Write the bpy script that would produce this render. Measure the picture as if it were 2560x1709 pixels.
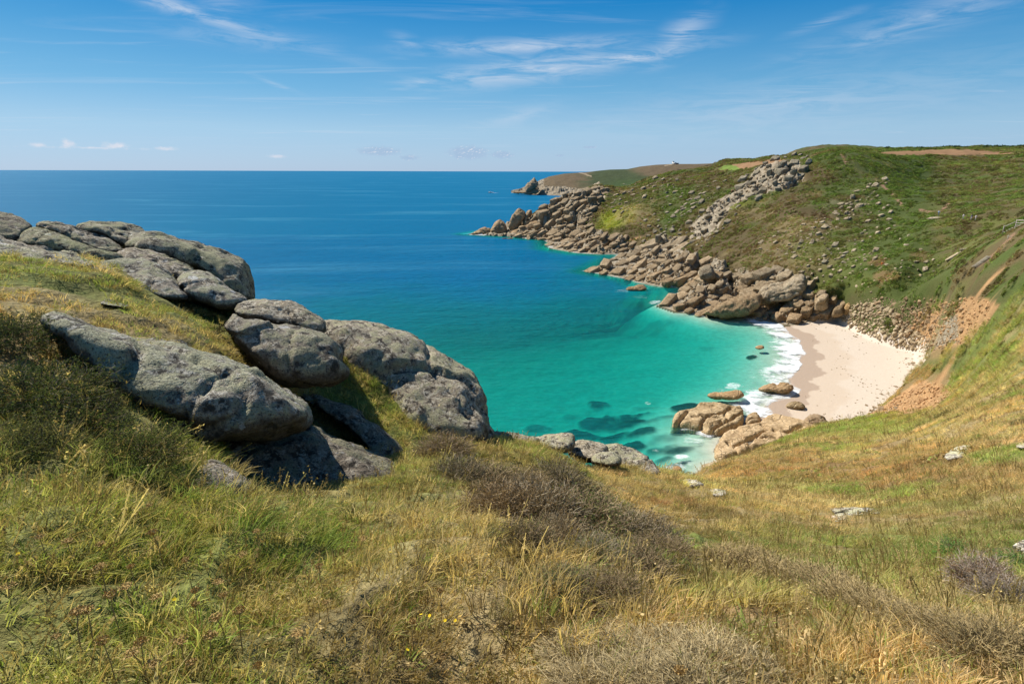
import bpy, bmesh, math, random
import numpy as np
from mathutils import Matrix, Vector

random.seed(7)
RNG = np.random.default_rng(11)
SC = bpy.context.scene
for _o in list(bpy.data.objects):
    bpy.data.objects.remove(_o, do_unlink=True)

# ------------------------------------------------------------------ camera
EYE = 42.0                      # height of the lens above the sea, metres
FPX = 2560 * 20.0 / 36.0        # focal length in photograph pixels (20 mm lens)
PITCH, ROLL = math.radians(16.69), math.radians(0.17)
CAM_R = Matrix.Rotation(math.radians(90) - PITCH, 3, 'X') @ Matrix.Rotation(ROLL, 3, 'Z')
cam_data = bpy.data.cameras.new('camera')
cam_data.sensor_width = 36.0
cam_data.lens = 20.0
cam_data.clip_start = 0.05
cam_data.clip_end = 200000.0
cam = bpy.data.objects.new('camera', cam_data)
cam.matrix_world = Matrix.Translation((0, 0, EYE)) @ CAM_R.to_4x4()
SC.collection.objects.link(cam)
SC.camera = cam

# ------------------------------------------------------------------ sun
SUN_AZ = math.radians(-51.0)    # measured from the view direction (+Y), negative = left
SUN_EL = math.radians(46.0)
sun_dir = Vector((math.sin(SUN_AZ) * math.cos(SUN_EL), math.cos(SUN_AZ) * math.cos(SUN_EL), math.sin(SUN_EL)))
sun_data = bpy.data.lights.new('sun', 'SUN')
sun_data.energy = 5.0
sun_data.angle = math.radians(0.53)
sun_data.color = (1.0, 0.945, 0.86)
sun = bpy.data.objects.new('sun', sun_data)
sun.rotation_euler = sun_dir.to_track_quat('Z', 'Y').to_euler()
SC.collection.objects.link(sun)

# ------------------------------------------------------------------ view
SC.view_settings.view_transform = 'Standard'
SC.view_settings.look = 'None'
SC.view_settings.exposure = 0.50
SC.view_settings.gamma = 1.0
SC.view_settings.use_curve_mapping = False
SC.render.engine = 'CYCLES'
SC.cycles.max_bounces = 5
SC.cycles.diffuse_bounces = 2
SC.cycles.glossy_bounces = 2
SC.cycles.transmission_bounces = 3
SC.cycles.transparent_max_bounces = 10
SC.cycles.caustics_reflective = False
SC.cycles.caustics_refractive = False
SC.cycles.use_denoising = True
SC.cycles.use_adaptive_sampling = True
SC.cycles.adaptive_threshold = 0.025


# ------------------------------------------------------------------ node helpers
class NT:
    def __init__(self, tree):
        self.t = tree
        self.t.nodes.clear()

    def n(self, kind, **kw):
        nd = self.t.nodes.new(kind)
        ins = kw.pop('ins', {})
        for k, v in kw.items():
            setattr(nd, k, v)
        for k, v in ins.items():
            self.put(nd.inputs[k], v)
        return nd

    def put(self, sock, v):
        if isinstance(v, bpy.types.NodeSocket):
            self.t.links.new(v, sock)
        elif isinstance(v, bpy.types.Node):
            self.t.links.new(v.outputs[0], sock)
        else:
            if isinstance(v, (tuple, list)) and len(v) == 3 and sock.type == 'RGBA':
                v = (*v, 1.0)
            sock.default_value = v

    def math(self, op, a, b=0.0, c=0.0, clamp=False):
        nd = self.n('ShaderNodeMath', operation=op, use_clamp=clamp)
        for i, v in enumerate((a, b, c)):
            self.put(nd.inputs[i], v)
        return nd.outputs[0]

    def vmath(self, op, a, b=(0, 0, 0)):
        nd = self.n('ShaderNodeVectorMath', operation=op)
        self.put(nd.inputs[0], a)
        if op == 'SCALE':
            self.put(nd.inputs['Scale'], b)
        else:
            self.put(nd.inputs[1], b)
        return nd.outputs[0]

    def mix(self, f, a, b, mode='MIX'):
        nd = self.n('ShaderNodeMix', data_type='RGBA', blend_type=mode)
        self.put(nd.inputs[0], f)
        self.put(nd.inputs[6], a)
        self.put(nd.inputs[7], b)
        return nd.outputs[2]

    def ramp(self, f, stops, interp='LINEAR'):
        nd = self.n('ShaderNodeValToRGB')
        nd.color_ramp.interpolation = interp
        els = nd.color_ramp.elements
        while len(els) < len(stops):
            els.new(0.5)
        for e, (p, c) in zip(els, stops):
            e.position = p
            if isinstance(c, (int, float)):
                c = (c, c, c)
            e.color = (*c, 1.0) if len(c) == 3 else c
        self.put(nd.inputs[0], f)
        return nd.outputs[0]

    def noise(self, vec, scale, detail=4, rough=0.55, dist=0.0, out=0, dim='3D'):
        nd = self.n('ShaderNodeTexNoise', noise_dimensions=dim,
                    ins={'Scale': scale, 'Detail': detail, 'Roughness': rough, 'Distortion': dist})
        if vec is not None:
            self.put(nd.inputs['Vector'], vec)
        return nd.outputs[out]

    def smooth(self, v, a, b, lo=0.0, hi=1.0):
        nd = self.n('ShaderNodeMapRange', interpolation_type='SMOOTHSTEP', clamp=True)
        for i, x in enumerate((v, a, b, lo, hi)):
            self.put(nd.inputs[i], x)
        return nd.outputs[0]

    def attr(self, name, kind='GEOMETRY', out='Color'):
        nd = self.n('ShaderNodeAttribute', attribute_name=name, attribute_type=kind)
        return nd.outputs[out]

    def mapping(self, vec, scale=(1, 1, 1), rot=(0, 0, 0), loc=(0, 0, 0)):
        nd = self.n('ShaderNodeMapping', ins={'Location': loc, 'Rotation': rot, 'Scale': scale})
        self.put(nd.inputs['Vector'], vec)
        return nd.outputs[0]

    def pos(self):
        return self.n('ShaderNodeNewGeometry').outputs['Position']

    def bump(self, h, strength=0.5, dist=0.1):
        nd = self.n('ShaderNodeBump', ins={'Strength': strength, 'Distance': dist})
        self.put(nd.inputs['Height'], h)
        return nd.outputs[0]

    def out(self, surf):
        o = self.n('ShaderNodeOutputMaterial')
        self.put(o.inputs['Surface'], surf)


def new_mat(name):
    m = bpy.data.materials.new(name)
    m.use_nodes = True
    return m, NT(m.node_tree)
# ------------------------------------------------------------------ sky
world = bpy.data.worlds.new('World')
SC.world = world
world.use_nodes = True
world.cycles.sampling_method = 'NONE'      # the sky is smooth: no need to sample it like a lamp


def build_sky():
    w = NT(world.node_tree)
    sky = w.n('ShaderNodeTexSky', sky_type='NISHITA', sun_disc=False, sun_elevation=SUN_EL,
              sun_rotation=SUN_AZ, altitude=60.0, air_density=1.0, dust_density=0.35, ozone_density=3.2)
    d = w.n('ShaderNodeTexCoord').outputs['Generated']
    sep = w.n('ShaderNodeSeparateXYZ', ins={0: d})
    X, Y, Z = sep.outputs
    el = w.math('ARCSINE', Z)                          # elevation, radians
    az = w.math('ARCTAN2', X, Y)                       # azimuth from +Y
    # deep polarised blue overhead, paler and cooler towards the horizon, the same all round
    tint = w.ramp(w.math('DIVIDE', el, 0.40), [(0.0, (.46, .60, .98)), (.17, (.47, .60, .80)), (.35, (.34, .60, .76)), (.62, (.11, .54, .74)), (1.0, (.05, .48, .72))])
    col = w.vmath('SCALE', w.mix(1.0, sky.outputs[0], tint, 'MULTIPLY'), 1.38)
    clear = w.ramp(w.math('DIVIDE', el, 1.3), [(0.0, (.46, .62, .805)), (.047, (.385, .62, .82)), (.094, (.17, .46, .74)), (.142, (.075, .34, .67)), (.188, (.012, .235, .60)), (.31, (.03, .165, .44)), (1.0, (.06, .12, .25))])
    col = w.mix(.74, col, w.vmath('SCALE', clear, 10.0))
    zz = w.math('MAXIMUM', Z, 0.02)
    # high cirrus: a flat layer far above, seen in perspective
    u = w.math('DIVIDE', X, zz)
    v = w.math('DIVIDE', Y, zz)
    lay = w.n('ShaderNodeCombineXYZ', ins={0: u, 1: v, 2: 0.0}).outputs[0]
    str1 = w.mapping(lay, scale=(0.35, 1.6, 1.0), rot=(0, 0, math.radians(-14)), loc=(2.1, 0.7, 0))
    wisps = w.noise(str1, 1.0, 5, 0.62, 1.1)
    big = w.noise(w.mapping(lay, scale=(0.16, 0.3, 1), loc=(0.3, 1.9, 0)), 1.0, 2, 0.5)
    cov = w.math('ADD', wisps, w.math('MULTIPLY', w.math('SUBTRACT', big, 0.5), 0.55))
    thin = w.smooth(cov, 0.52, 0.86)

    ang = w.n('ShaderNodeCombineXYZ', ins={0: az, 1: el, 2: 0.0}).outputs[0]

    def blob(a0, e0, sa, se, tilt=0.0):
        """soft elongated patch around one azimuth / elevation (degrees)"""
        mp = w.n('ShaderNodeMapping', vector_type='TEXTURE', ins={'Vector': ang, 'Location': (math.radians(a0), math.radians(e0), 0), 'Rotation': (0, 0, math.atan(tilt)), 'Scale': (math.radians(sa * 2.1), math.radians(se * 2.1), 1)})
        gr = w.n('ShaderNodeTexGradient', gradient_type='QUADRATIC_SPHERE')
        w.put(gr.inputs[0], mp.outputs[0])
        return gr.outputs['Fac']

    fine = w.noise(w.mapping(ang, scale=(9, 60, 1), rot=(0, 0, math.radians(-4))), 1.0, 5, 0.65, 0.9)
    fine = w.smooth(fine, 0.33, 0.66)
    tufts = None
    for a0, e0, sa, se, tl, k in ((2.0, 8.9, 9.0, 1.0, 0.12, 1.0), (10.5, 9.7, 6.0, 0.7, 0.12, .95), (1.0, 10.7, 9.0, 0.6, 0.03, .8), (-7.0, 7.9, 4.0, .5, .15, .7),
                                  (14.5, 10.9, 2.6, 1.1, 0.7, .8), (-29.0, 12.4, 12.0, 0.55, -0.21, .75), (-23.0, 10.4, 6.0, .7, .0, .4), (-9.5, 10.9, 1.3, 0.5, -.3, .5),
                                  (26, 11.4, 2.2, 0.35, 0.25, .5), (-21.5, 7.3, 2.0, 0.2, -.35, .45), (33, 11.0, 9, 1.2, .25, .42),
                                  (0.5, 4.9, 4.0, 0.8, .2, .4), (24, 5.4, 16, 2.2, .08, .34), (-24, 13.2, 3, 1.6, .8, .35)):
        b = w.math('MULTIPLY', blob(a0, e0, sa, se, tl), k)
        tufts = b if tufts is None else w.math('MAXIMUM', tufts, b)
    cir = w.math('MAXIMUM', w.math('MULTIPLY', thin, 0.30), w.math('MULTIPLY', w.math('MULTIPLY', fine, tufts), 1.0))
    cir = w.math('MULTIPLY', cir, w.smooth(el, 0.0, 0.06))
    col = w.mix(cir, col, (6.8, 7.6, 8.8))
    # small far cumulus standing on the horizon
    cu_vec = w.mapping(ang, scale=(95, 190, 1))
    cu = w.noise(cu_vec, 1.0, 5, 0.65, 0.3)
    cu_env = None
    for a0, e0, sa, se, k in ((-35.0, 1.65, 11.0, .28, .50), (-41.5, 1.85, 1.4, .40, .68), (-36.5, 1.9, .9, .7, .66), (-33.5, 1.85, 1.7, .5, .70), (-38.3, 1.8, 1.0, .35, .64),
                              (-30, 1.7, 2.0, .3, .62), (-21.5, 1.2, 1.4, .3, .7), (-12.5, 1.75, 3.2, .65, .85), (-9.8, 1.2, 1.7, .4, .75),
                              (-4.2, 1.65, 2.8, .9, .95), (-1.0, 1.5, 1.8, .55, .85), (4.5, 1.45, .7, .2, .8), (7.3, 2.2, .9, .14, 1.0), (-46, 1.8, 2.0, .4, 1.0)):
        b = w.math('MULTIPLY', blob(a0, e0, sa, se), k)
        cu_env = b if cu_env is None else w.math('MAXIMUM', cu_env, b)
    cu_m = w.smooth(w.math('MULTIPLY', w.math('ADD', cu, 0.30), cu_env), 0.24, 0.50)
    # the left bank is sunlit white, the ones further right are seen on their shaded, bluish side
    side = w.smooth(az, math.radians(-24), math.radians(-13))
    cu_col = w.mix(side, (7.4, 7.8, 8.8), (4.0, 5.5, 7.5))
    lit = w.noise(w.mapping(cu_vec, loc=(0.12, -0.25, 0)), 1.0, 3, 0.6, 0.2)
    cu_col = w.mix(w.smooth(w.math('SUBTRACT', cu, lit), 0.04, 0.22), cu_col, (8.3, 8.4, 9.0))
    col = w.mix(w.math('MULTIPLY', cu_m, 0.85), col, cu_col)
    bg = w.n('ShaderNodeBackground', ins={'Color': col, 'Strength': 0.068})
    o = w.n('ShaderNodeOutputWorld')
    w.put(o.inputs['Surface'], bg.outputs[0])


build_sky()
# ------------------------------------------------------------------ numeric helpers
CR = np.array(CAM_R)


def pix_dir(px, py):
    """world direction of a photograph pixel"""
    px, py = np.broadcast_arrays(np.asarray(px, float), np.asarray(py, float))
    c = np.stack([(px - 1280.0) / FPX, -(py - 854.5) / FPX, -np.ones_like(px)], -1)
    return c @ CR.T


def at_range(px, py, r):
    """world point on a pixel's sight line at horizontal range r"""
    d = pix_dir(px, py)
    h = np.hypot(d[..., 0], d[..., 1])
    return d * (np.asarray(r, float) / h)[..., None] + np.array([0, 0, EYE])


def at_z(px, py, z=0.0):
    d = pix_dir(px, py)
    return d * ((np.asarray(z, float) - EYE) / d[..., 2])[..., None] + np.array([0, 0, EYE])


def to_pix(p):
    """photograph pixel of world points"""
    c = (np.asarray(p, float) - np.array([0, 0, EYE])) @ CR
    w = np.where(c[..., 2] < -1e-6, -c[..., 2], np.nan)
    return 1280 + FPX * c[..., 0] / w, 854.5 - FPX * c[..., 1] / w


def _hash(ix, iy, iz, seed):
    h = (ix.astype(np.int64) * 374761393 + iy.astype(np.int64) * 668265263 + iz.astype(np.int64) * 2147483647 + seed * 974711) & 0xFFFFFFFF
    h = ((h ^ (h >> 13)) * 1274126177) & 0xFFFFFFFF
    h = ((h ^ (h >> 15)) * 2246822519) & 0xFFFFFFFF
    return ((h ^ (h >> 16)) & 0xFFFFFF) / float(0xFFFFFF)


def vnoise(p, seed=0):
    """value noise in [-1, 1]; p is (..., 2) or (..., 3)"""
    p = np.asarray(p, float)
    i = np.floor(p).astype(np.int64)
    f = p - i
    f = f * f * f * (f * (f * 6 - 15) + 10)
    if p.shape[-1] == 2:
        z0 = np.zeros_like(i[..., 0])
        a, b = f[..., 0], f[..., 1]
        v = [[_hash(i[..., 0] + dx, i[..., 1] + dy, z0, seed) for dy in (0, 1)] for dx in (0, 1)]
        return 2 * ((v[0][0] * (1 - b) + v[0][1] * b) * (1 - a) + (v[1][0] * (1 - b) + v[1][1] * b) * a) - 1
    a, b, c = f[..., 0], f[..., 1], f[..., 2]
    out = 0
    for dx in (0, 1):
        wa = a if dx else 1 - a
        for dy in (0, 1):
            wb = b if dy else 1 - b
            for dz in (0, 1):
                wc = c if dz else 1 - c
                out = out + wa * wb * wc * _hash(i[..., 0] + dx, i[..., 1] + dy, i[..., 2] + dz, seed)
    return 2 * out - 1


def fbm(p, octaves=5, gain=0.5, lac=2.03, seed=0):
    p = np.asarray(p, float)
    s, a, n = 0, 1.0, 0.0
    for o in range(octaves):
        s = s + a * vnoise(p + 17.3 * o, seed + o)
        n += a
        a *= gain
        p = p * lac
    return s / n


def cells(p, seed=0):
    """2-D Worley: distance to nearest, to second nearest, and two random numbers of the nearest cell"""
    p = np.asarray(p, float)
    i = np.floor(p).astype(np.int64)
    z0 = np.zeros_like(i[..., 0])
    d1 = np.full(p.shape[:-1], 9.0)
    d2 = np.full(p.shape[:-1], 9.0)
    ra = np.zeros(p.shape[:-1])
    rb = np.zeros(p.shape[:-1])
    for dx in (-1, 0, 1):
        for dy in (-1, 0, 1):
            cx, cy = i[..., 0] + dx, i[..., 1] + dy
            qx = cx + _hash(cx, cy, z0, seed)
            qy = cy + _hash(cx, cy, z0 + 1, seed)
            d = np.hypot(p[..., 0] - qx, p[..., 1] - qy)
            near = d < d1
            d2 = np.where(near, d1, np.minimum(d2, d))
            ra = np.where(near, _hash(cx, cy, z0 + 2, seed), ra)
            rb = np.where(near, _hash(cx, cy, z0 + 3, seed), rb)
            d1 = np.where(near, d, d1)
    return d1, d2, ra, rb


def sstep(a, b, x):
    t = np.clip((np.asarray(x, float) - a) / (b - a), 0, 1)
    return t * t * (3 - 2 * t)


def seg_dist(x, y, poly, closed=True):
    """distance to a polyline"""
    poly = np.asarray(poly, float)
    n = len(poly)
    best = np.full(np.shape(x), 1e18)
    for k in range(n if closed else n - 1):
        ax, ay = poly[k]
        bx, by = poly[(k + 1) % n]
        vx, vy = bx - ax, by - ay
        t = np.clip(((x - ax) * vx + (y - ay) * vy) / (vx * vx + vy * vy + 1e-12), 0, 1)
        best = np.minimum(best, (x - ax - t * vx) ** 2 + (y - ay - t * vy) ** 2)
    return np.sqrt(best)


def inside(x, y, poly):
    poly = np.asarray(poly, float)
    n = len(poly)
    c = np.zeros(np.shape(x), bool)
    for k in range(n):
        ax, ay = poly[k]
        bx, by = poly[(k + 1) % n]
        if ay == by:
            continue
        hit = ((ay > y) != (by > y)) & (x < (bx - ax) * (y - ay) / (by - ay) + ax)
        c ^= hit
    return c


def sdist(x, y, poly):
    d = seg_dist(x, y, poly)
    return np.where(inside(x, y, poly), d, -d)


def smooth_poly(pts, n, closed=True):
    """Catmull-Rom through pts, resampled evenly to n points"""
    p = np.asarray(pts, float)
    m = len(p)
    out = []
    rng = range(m if closed else m - 1)
    for k in rng:
        if closed:
            a, b, c, d = p[k - 1], p[k], p[(k + 1) % m], p[(k + 2) % m]
        else:
            a, b, c, d = p[max(k - 1, 0)], p[k], p[k + 1], p[min(k + 2, m - 1)]
        for t in np.linspace(0, 1, 10, endpoint=False):
            out.append(0.5 * ((2 * b) + (-a + c) * t + (2 * a - 5 * b + 4 * c - d) * t * t + (-a + 3 * b - 3 * c + d) * t ** 3))
    if not closed:
        out.append(p[-1])
    q = np.array(out)
    if closed:
        q = np.vstack([q, q[:1]])
    L = np.concatenate([[0], np.cumsum(np.linalg.norm(np.diff(q, axis=0), axis=1))])
    s = np.linspace(0, L[-1], n, endpoint=not closed)
    return np.stack([np.interp(s, L, q[:, j]) for j in range(q.shape[1])], -1)


class TPS:
    """thin-plate spline through scattered points"""
    def __init__(self, pts, val, lam=1e-5):
        self.p = np.asarray(pts, float)
        n = len(self.p)
        d2 = ((self.p[:, None] - self.p[None]) ** 2).sum(-1)
        K = 0.5 * d2 * np.log(d2 + 1e-12) + lam * np.eye(n)
        Q = np.hstack([np.ones((n, 1)), self.p])
        A = np.vstack([np.hstack([K, Q]), np.hstack([Q.T, np.zeros((3, 3))])])
        self.w = np.linalg.solve(A, np.concatenate([val, np.zeros(3)]))

    def __call__(self, q):
        q = np.asarray(q, float)
        sh = q.shape[:-1]
        q = q.reshape(-1, 2)
        out = np.empty(len(q))
        for s in range(0, len(q), 40000):
            b = q[s:s + 40000]
            d2 = ((b[:, None] - self.p[None]) ** 2).sum(-1)
            out[s:s + 40000] = (0.5 * d2 * np.log(d2 + 1e-12)) @ self.w[:-3] + self.w[-3] + b @ self.w[-2:]
        return out.reshape(sh)


# ------------------------------------------------------------------ mesh helpers
def make_mesh(name, verts, faces, attrs=None, smooth=True):
    """faces: (m,3) or (m,4) int array; attrs {name: array} on points (1 float or 4-colour)"""
    verts = np.ascontiguousarray(verts, np.float32)
    faces = np.asarray(faces, np.int32)
    me = bpy.data.meshes.new(name)
    k = faces.shape[1]
    me.vertices.add(len(verts))
    me.vertices.foreach_set('co', verts.ravel())
    me.loops.add(faces.size)
    me.loops.foreach_set('vertex_index', faces.ravel())
    me.polygons.add(len(faces))
    me.polygons.foreach_set('loop_start', np.arange(0, faces.size, k, dtype=np.int32))
    me.polygons.foreach_set('loop_total', np.full(len(faces), k, np.int32))
    me.update(calc_edges=True)
    if smooth:
        me.polygons.foreach_set('use_smooth', np.ones(len(faces), bool))
    for an, av in (attrs or {}).items():
        av = np.asarray(av, np.float32)
        if av.ndim == 1:
            a = me.attributes.new(an, 'FLOAT', 'POINT')
            a.data.foreach_set('value', av)
        else:
            a = me.attributes.new(an, 'FLOAT_COLOR', 'POINT')
            a.data.foreach_set('color', np.ascontiguousarray(av).ravel())
    return me


def link(name, data, mat=None, parent=None, label=None, cat=None, group=None, kind=None, loc=None, rot=None, scale=None):
    o = bpy.data.objects.new(name, data)
    SC.collection.objects.link(o)
    if mat is not None and data is not None and len(data.materials) == 0:
        data.materials.append(mat)
    if parent is not None:
        o.parent = parent
    for k, v in (('label', label), ('category', cat), ('group', group), ('kind', kind)):
        if v:
            o[k] = v
    if loc is not None:
        o.location = loc
    if rot is not None:
        o.rotation_euler = rot
    if scale is not None:
        o.scale = scale
    return o


def subset(V, F, fmask, attrs):
    """keep some faces of a big grid, re-index"""
    f = F[fmask]
    used = np.unique(f)
    remap = np.full(len(V), -1, np.int32)
    remap[used] = np.arange(len(used), dtype=np.int32)
    return V[used], remap[f], {k: a[used] for k, a in attrs.items()}
# ------------------------------------------------------------------ lie of the land
def TL(p):
    """world point(s) -> (bearing, log range) used for interpolating heights"""
    p = np.asarray(p, float)
    return np.stack([np.arctan2(p[..., 0], p[..., 1]) * 1.6, np.log(np.hypot(p[..., 0], p[..., 1]))], -1)


# waterline, traced along the coast (photograph pixel, sea level)
COAST_PX = [(1169, 585), (1278, 592), (1367, 601), (1375, 621), (1439, 632), (1500, 636), (1548, 636), (1520, 655), (1472, 679), (1520, 688), (1569, 697), (1597, 707),
            (1650, 716), (1712, 720), (1690, 740), (1642, 762), (1690, 779), (1740, 782), (1780, 794), (1830, 790), (1870, 797), (1910, 806), (1942, 812),
            (1969, 834), (1994, 852), (1994, 870), (2001, 888), (1992, 900), (2000, 924), (1972, 939), (1978, 957), (1984, 970), (1960, 993), (1930, 1003),
            (1915, 1020), (1912, 1038), (1880, 1055), (1830, 1072), (1800, 1100), (1790, 1125), (1805, 1148), (1760, 1165), (1738, 1195), (1690, 1200), (1600, 1230)]
coast_vis = at_z(*np.array(COAST_PX).T, 0.0)[:, :2]
coast_back = np.array([[900, 2400], [520, 1250], [330, 900], [215, 690], [120, 570], [30, 480], [-12, 432]])
coast_near = np.array([[4, 46], [-14, 40], [-40, 42], [-75, 36], [-140, 20], [-260, -10], [-420, -60]])
LAND = np.vstack([coast_back, coast_vis, coast_near, [[-420, -700], [3000, -700], [3000, 2400]]])

CTRL = []          # (x, y, z)


def cp(px, py, r):
    CTRL.append(at_range(px, py, r))


for a in ((0, 1709, 1.9), (320, 1709, 1.75), (640, 1709, 1.65), (1280, 1709, 1.6), (1920, 1709, 1.75), (2560, 1709, 2.2),
          (0, 1400, 2.6), (0, 1100, 4.2), (0, 900, 5.4), (0, 760, 6.9), (0, 660, 9.0), (150, 680, 8.8), (290, 700, 8.6), (200, 800, 6.6), (330, 830, 6.5), (450, 900, 5.7), (430, 780, 7.9), (560, 800, 8.8), (520, 860, 6.6), (640, 830, 8.6), (60, 700, 11.5), (400, 740, 11.5), (600, 800, 11.0),
          (300, 1500, 2.3), (300, 1250, 3.1), (200, 1080, 4.2), (420, 1130, 4.1), (640, 1500, 2.2), (640, 1280, 3.1), (560, 1230, 3.6), (900, 1500, 2.15),
          (900, 1270, 3.7), (1000, 1190, 5.2), (800, 1170, 6.2), (700, 1235, 4.5), (620, 1190, 5.2), (850, 1225, 4.9), (850, 970, 8.0), (930, 1010, 7.8), (1000, 920, 9.5),
          (1280, 1500, 2.1), (1280, 1330, 3.2), (1180, 1150, 6.2), (1330, 1150, 6.4), (1450, 1250, 6.0), (1240, 1125, 7.2), (1420, 1160, 8.6), (1230, 1115, 9.5), (1330, 1135, 9.5), (1120, 1130, 9.5), (1000, 1120, 11.0), (1480, 1185, 10.5),
          (1600, 1500, 2.25), (1600, 1400, 3.6), (1680, 1380, 4.9), (1600, 1260, 8.5), (1560, 1190, 11.0), (1650, 1190, 14.0), (1700, 1220, 14.5),
          (1920, 1500, 3.0), (1900, 1400, 5.2), (1920, 1300, 8.6), (1850, 1230, 14.0), (1760, 1190, 30.0), (2150, 1500, 3.8), (2150, 1380, 7.0), (2150, 1285, 12.0),
          (2100, 1220, 19.0), (1950, 1190, 24.0), (1880, 1150, 46.0), (1980, 1118, 62.0), (2100, 1140, 36.0), (1840, 1162, 50.0), (1800, 1172, 58.0), (2300, 1130, 27.0), (2050, 1095, 66.0), (2120, 1075, 72.0),
          (2560, 1500, 3.9), (2560, 1400, 5.6), (2560, 1250, 10.5), (2560, 1130, 18.0), (2560, 1000, 34.0), (2560, 900, 51.0), (2560, 820, 72.0), (2350, 1060, 50.0),
          (2440, 960, 68.0), (2400, 1000, 70.0), (2270, 1034, 84.0), (2200, 1044, 86.0), (2330, 1026, 82.0), (2400, 985, 82.0), (2160, 1054, 84.0), (2300, 1024, 97.0), (2300, 985, 106.0), (2300, 948, 113.0), (2240, 1034, 100.0), (2360, 1004, 94.0), (2360, 968, 103.0), (2250, 985, 112.0), (2330, 1020, 92.0), (2480, 870, 76.0), (2400, 865, 106.0), (2330, 890, 127.0), (2400, 962, 93.0), (2340, 935, 113.0),
          (2560, 760, 90.0), (2480, 760, 102.0), (2560, 690, 110.0), (2440, 700, 122.0), (2560, 610, 134.0), (2480, 640, 140.0), (2560, 560, 158.0),
          # right valley and its far side
          (2400, 640, 172.0), (2330, 690, 164.0), (2250, 700, 172.0), (2350, 560, 220.0), (2470, 540, 215.0), (2560, 520, 215.0), (2400, 480, 290.0), (2560, 450, 310.0),
          (2300, 450, 330.0), (2450, 400, 390.0), (2560, 398, 385.0), (2350, 388, 400.0), (2250, 384, 395.0), (2120, 381, 345.0), (2350, 372, 560.0), (2500, 377, 540.0), (2200, 377, 520.0),
          (2560, 384, 500.0), (2350, 377, 900.0), (2500, 381, 900.0), (2200, 381, 900.0), (1950, 399, 900.0), (2560, 388, 1200.0), (2100, 388, 1200.0), (1800, 412, 1200.0), (1700, 436, 1000.0),
          # bank above the beach
          (2300, 780, 140.0), (2350, 830, 135.0), (2250, 800, 147.0), (2200, 750, 165.0), (2420, 790, 110.0), (2140, 760, 174.0),
          # main slope
          (2150, 720, 181.0), (2050, 720, 188.0), (2000, 690, 198.0), (2100, 640, 207.0), (2200, 600, 215.0), (2000, 600, 225.0), (2100, 530, 255.0), (2200, 470, 288.0), (2270, 540, 245.0),
          (2150, 470, 290.0), (2000, 520, 262.0), (1900, 640, 222.0), (1880, 600, 245.0), (1900, 540, 275.0), (1800, 560, 285.0), (1800, 640, 240.0), (1760, 680, 227.0),
          (1820, 720, 202.0), (1900, 740, 192.0), (1700, 600, 288.0), (1620, 610, 300.0), (1650, 570, 318.0), (1560, 590, 320.0), (1500, 560, 365.0), (1580, 520, 355.0), (1700, 500, 350.0),
          (1800, 470, 350.0), (1900, 430, 345.0), (1960, 400, 352.0), (2000, 400, 352.0), (2050, 385, 348.0), (1830, 430, 395.0), (1700, 440, 430.0), (1620, 460, 420.0), (1540, 480, 420.0),
          (1480, 470, 430.0), (1420, 492, 428.0), (1380, 510, 424.0), (1420, 540, 385.0), (1400, 570, 375.0), (1330, 545, 405.0), (1300, 560, 405.0), (1470, 590, 345.0), (1500, 610, 322.0),
          (1790, 410, 640.0), (1900, 402, 620.0), (2000, 392, 560.0), (1750, 425, 520.0), (1690, 432, 520.0),
          (1720, 640, 255.0), (1650, 650, 262.0), (1600, 650, 268.0), (1700, 690, 228.0), (1740, 730, 208.0), (1800, 750, 192.0), (1960, 760, 186.0), (2040, 770, 180.0)):
    cp(*a)
for k in range(0, len(coast_vis), 2):
    CTRL.append(np.array([*coast_vis[k], 0.0]))
for k in range(len(coast_near)):
    CTRL.append(np.array([*coast_near[k], 0.0]))
for k in range(1, len(coast_back)):
    CTRL.append(np.array([*coast_back[k], 0.0]))
for q in ((1.2, -0.6, 40.3), (-1.2, -0.6, 40.4), (4, -3, 40.0), (-4, -3, 41.2), (20, -10, 38), (-20, -10, 42), (-12, 3, 41.3), (-30, 10, 40.5), (-60, 5, 38), (14, 4, 37.2), (40, 10, 37),
          (120, 20, 44), (150, 60, 46), (180, 120, 50), (300, 200, 62), (420, 300, 70), (500, 100, 72), (600, 500, 74), (900, 900, 78), (300, -100, 60), (-150, -60, 45), (0, -60, 48),
          (6, 26, 24), (-4, 26, 24), (-14, 22, 26), (-25, 25, 22), (14, 46, 10), (-45, 25, 20), (400, 900, 62), (700, 1500, 70), (300, 1000, 30), (500, 1500, 30), (1500, 1500, 85)):
    CTRL.append(np.array(q, float))
CTRL = np.array(CTRL)
_rr = np.hypot(CTRL[:, 0], CTRL[:, 1])
LIE = TPS(TL(CTRL), (EYE - CTRL[:, 2]) / _rr, lam=3e-5)

# depth of the bay (photograph pixel -> metres of water)
DEEP = TPS(*(lambda q: (TL(at_z(q[:, 0], q[:, 1], 0.0)), np.log(q[:, 2])))(np.array([
    (1940, 880, .55), (1850, 880, 1.7), (1800, 900, 2.4), (1700, 860, 3.6), (1600, 950, 4.4), (1500, 900, 5.2), (1300, 1000, 5.2), (1200, 940, 5.8), (1100, 860, 8.5),
    (1500, 790, 8.5), (1700, 790, 5.0), (1850, 825, 2.2), (1200, 780, 13), (1000, 770, 14), (800, 700, 22), (1600, 735, 13), (1400, 720, 18), (1200, 690, 24), (1000, 640, 28), (1700, 740, 8),
    (1640, 690, 15), (1500, 690, 16), (1350, 640, 24), (600, 560, 26), (1400, 612, 20), (1200, 560, 32), (0, 560, 28), (0, 440, 40), (1200, 440, 45), (1750, 960, 2.8), (1650, 1080, 3.0), (1500, 1080, 4.6), (1700, 1140, 2.0),
    (1880, 985, 1.0), (1600, 1180, 2.4), (1100, 1100, 6.0), (600, 900, 16)], float)), lam=1e-3)
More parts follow.
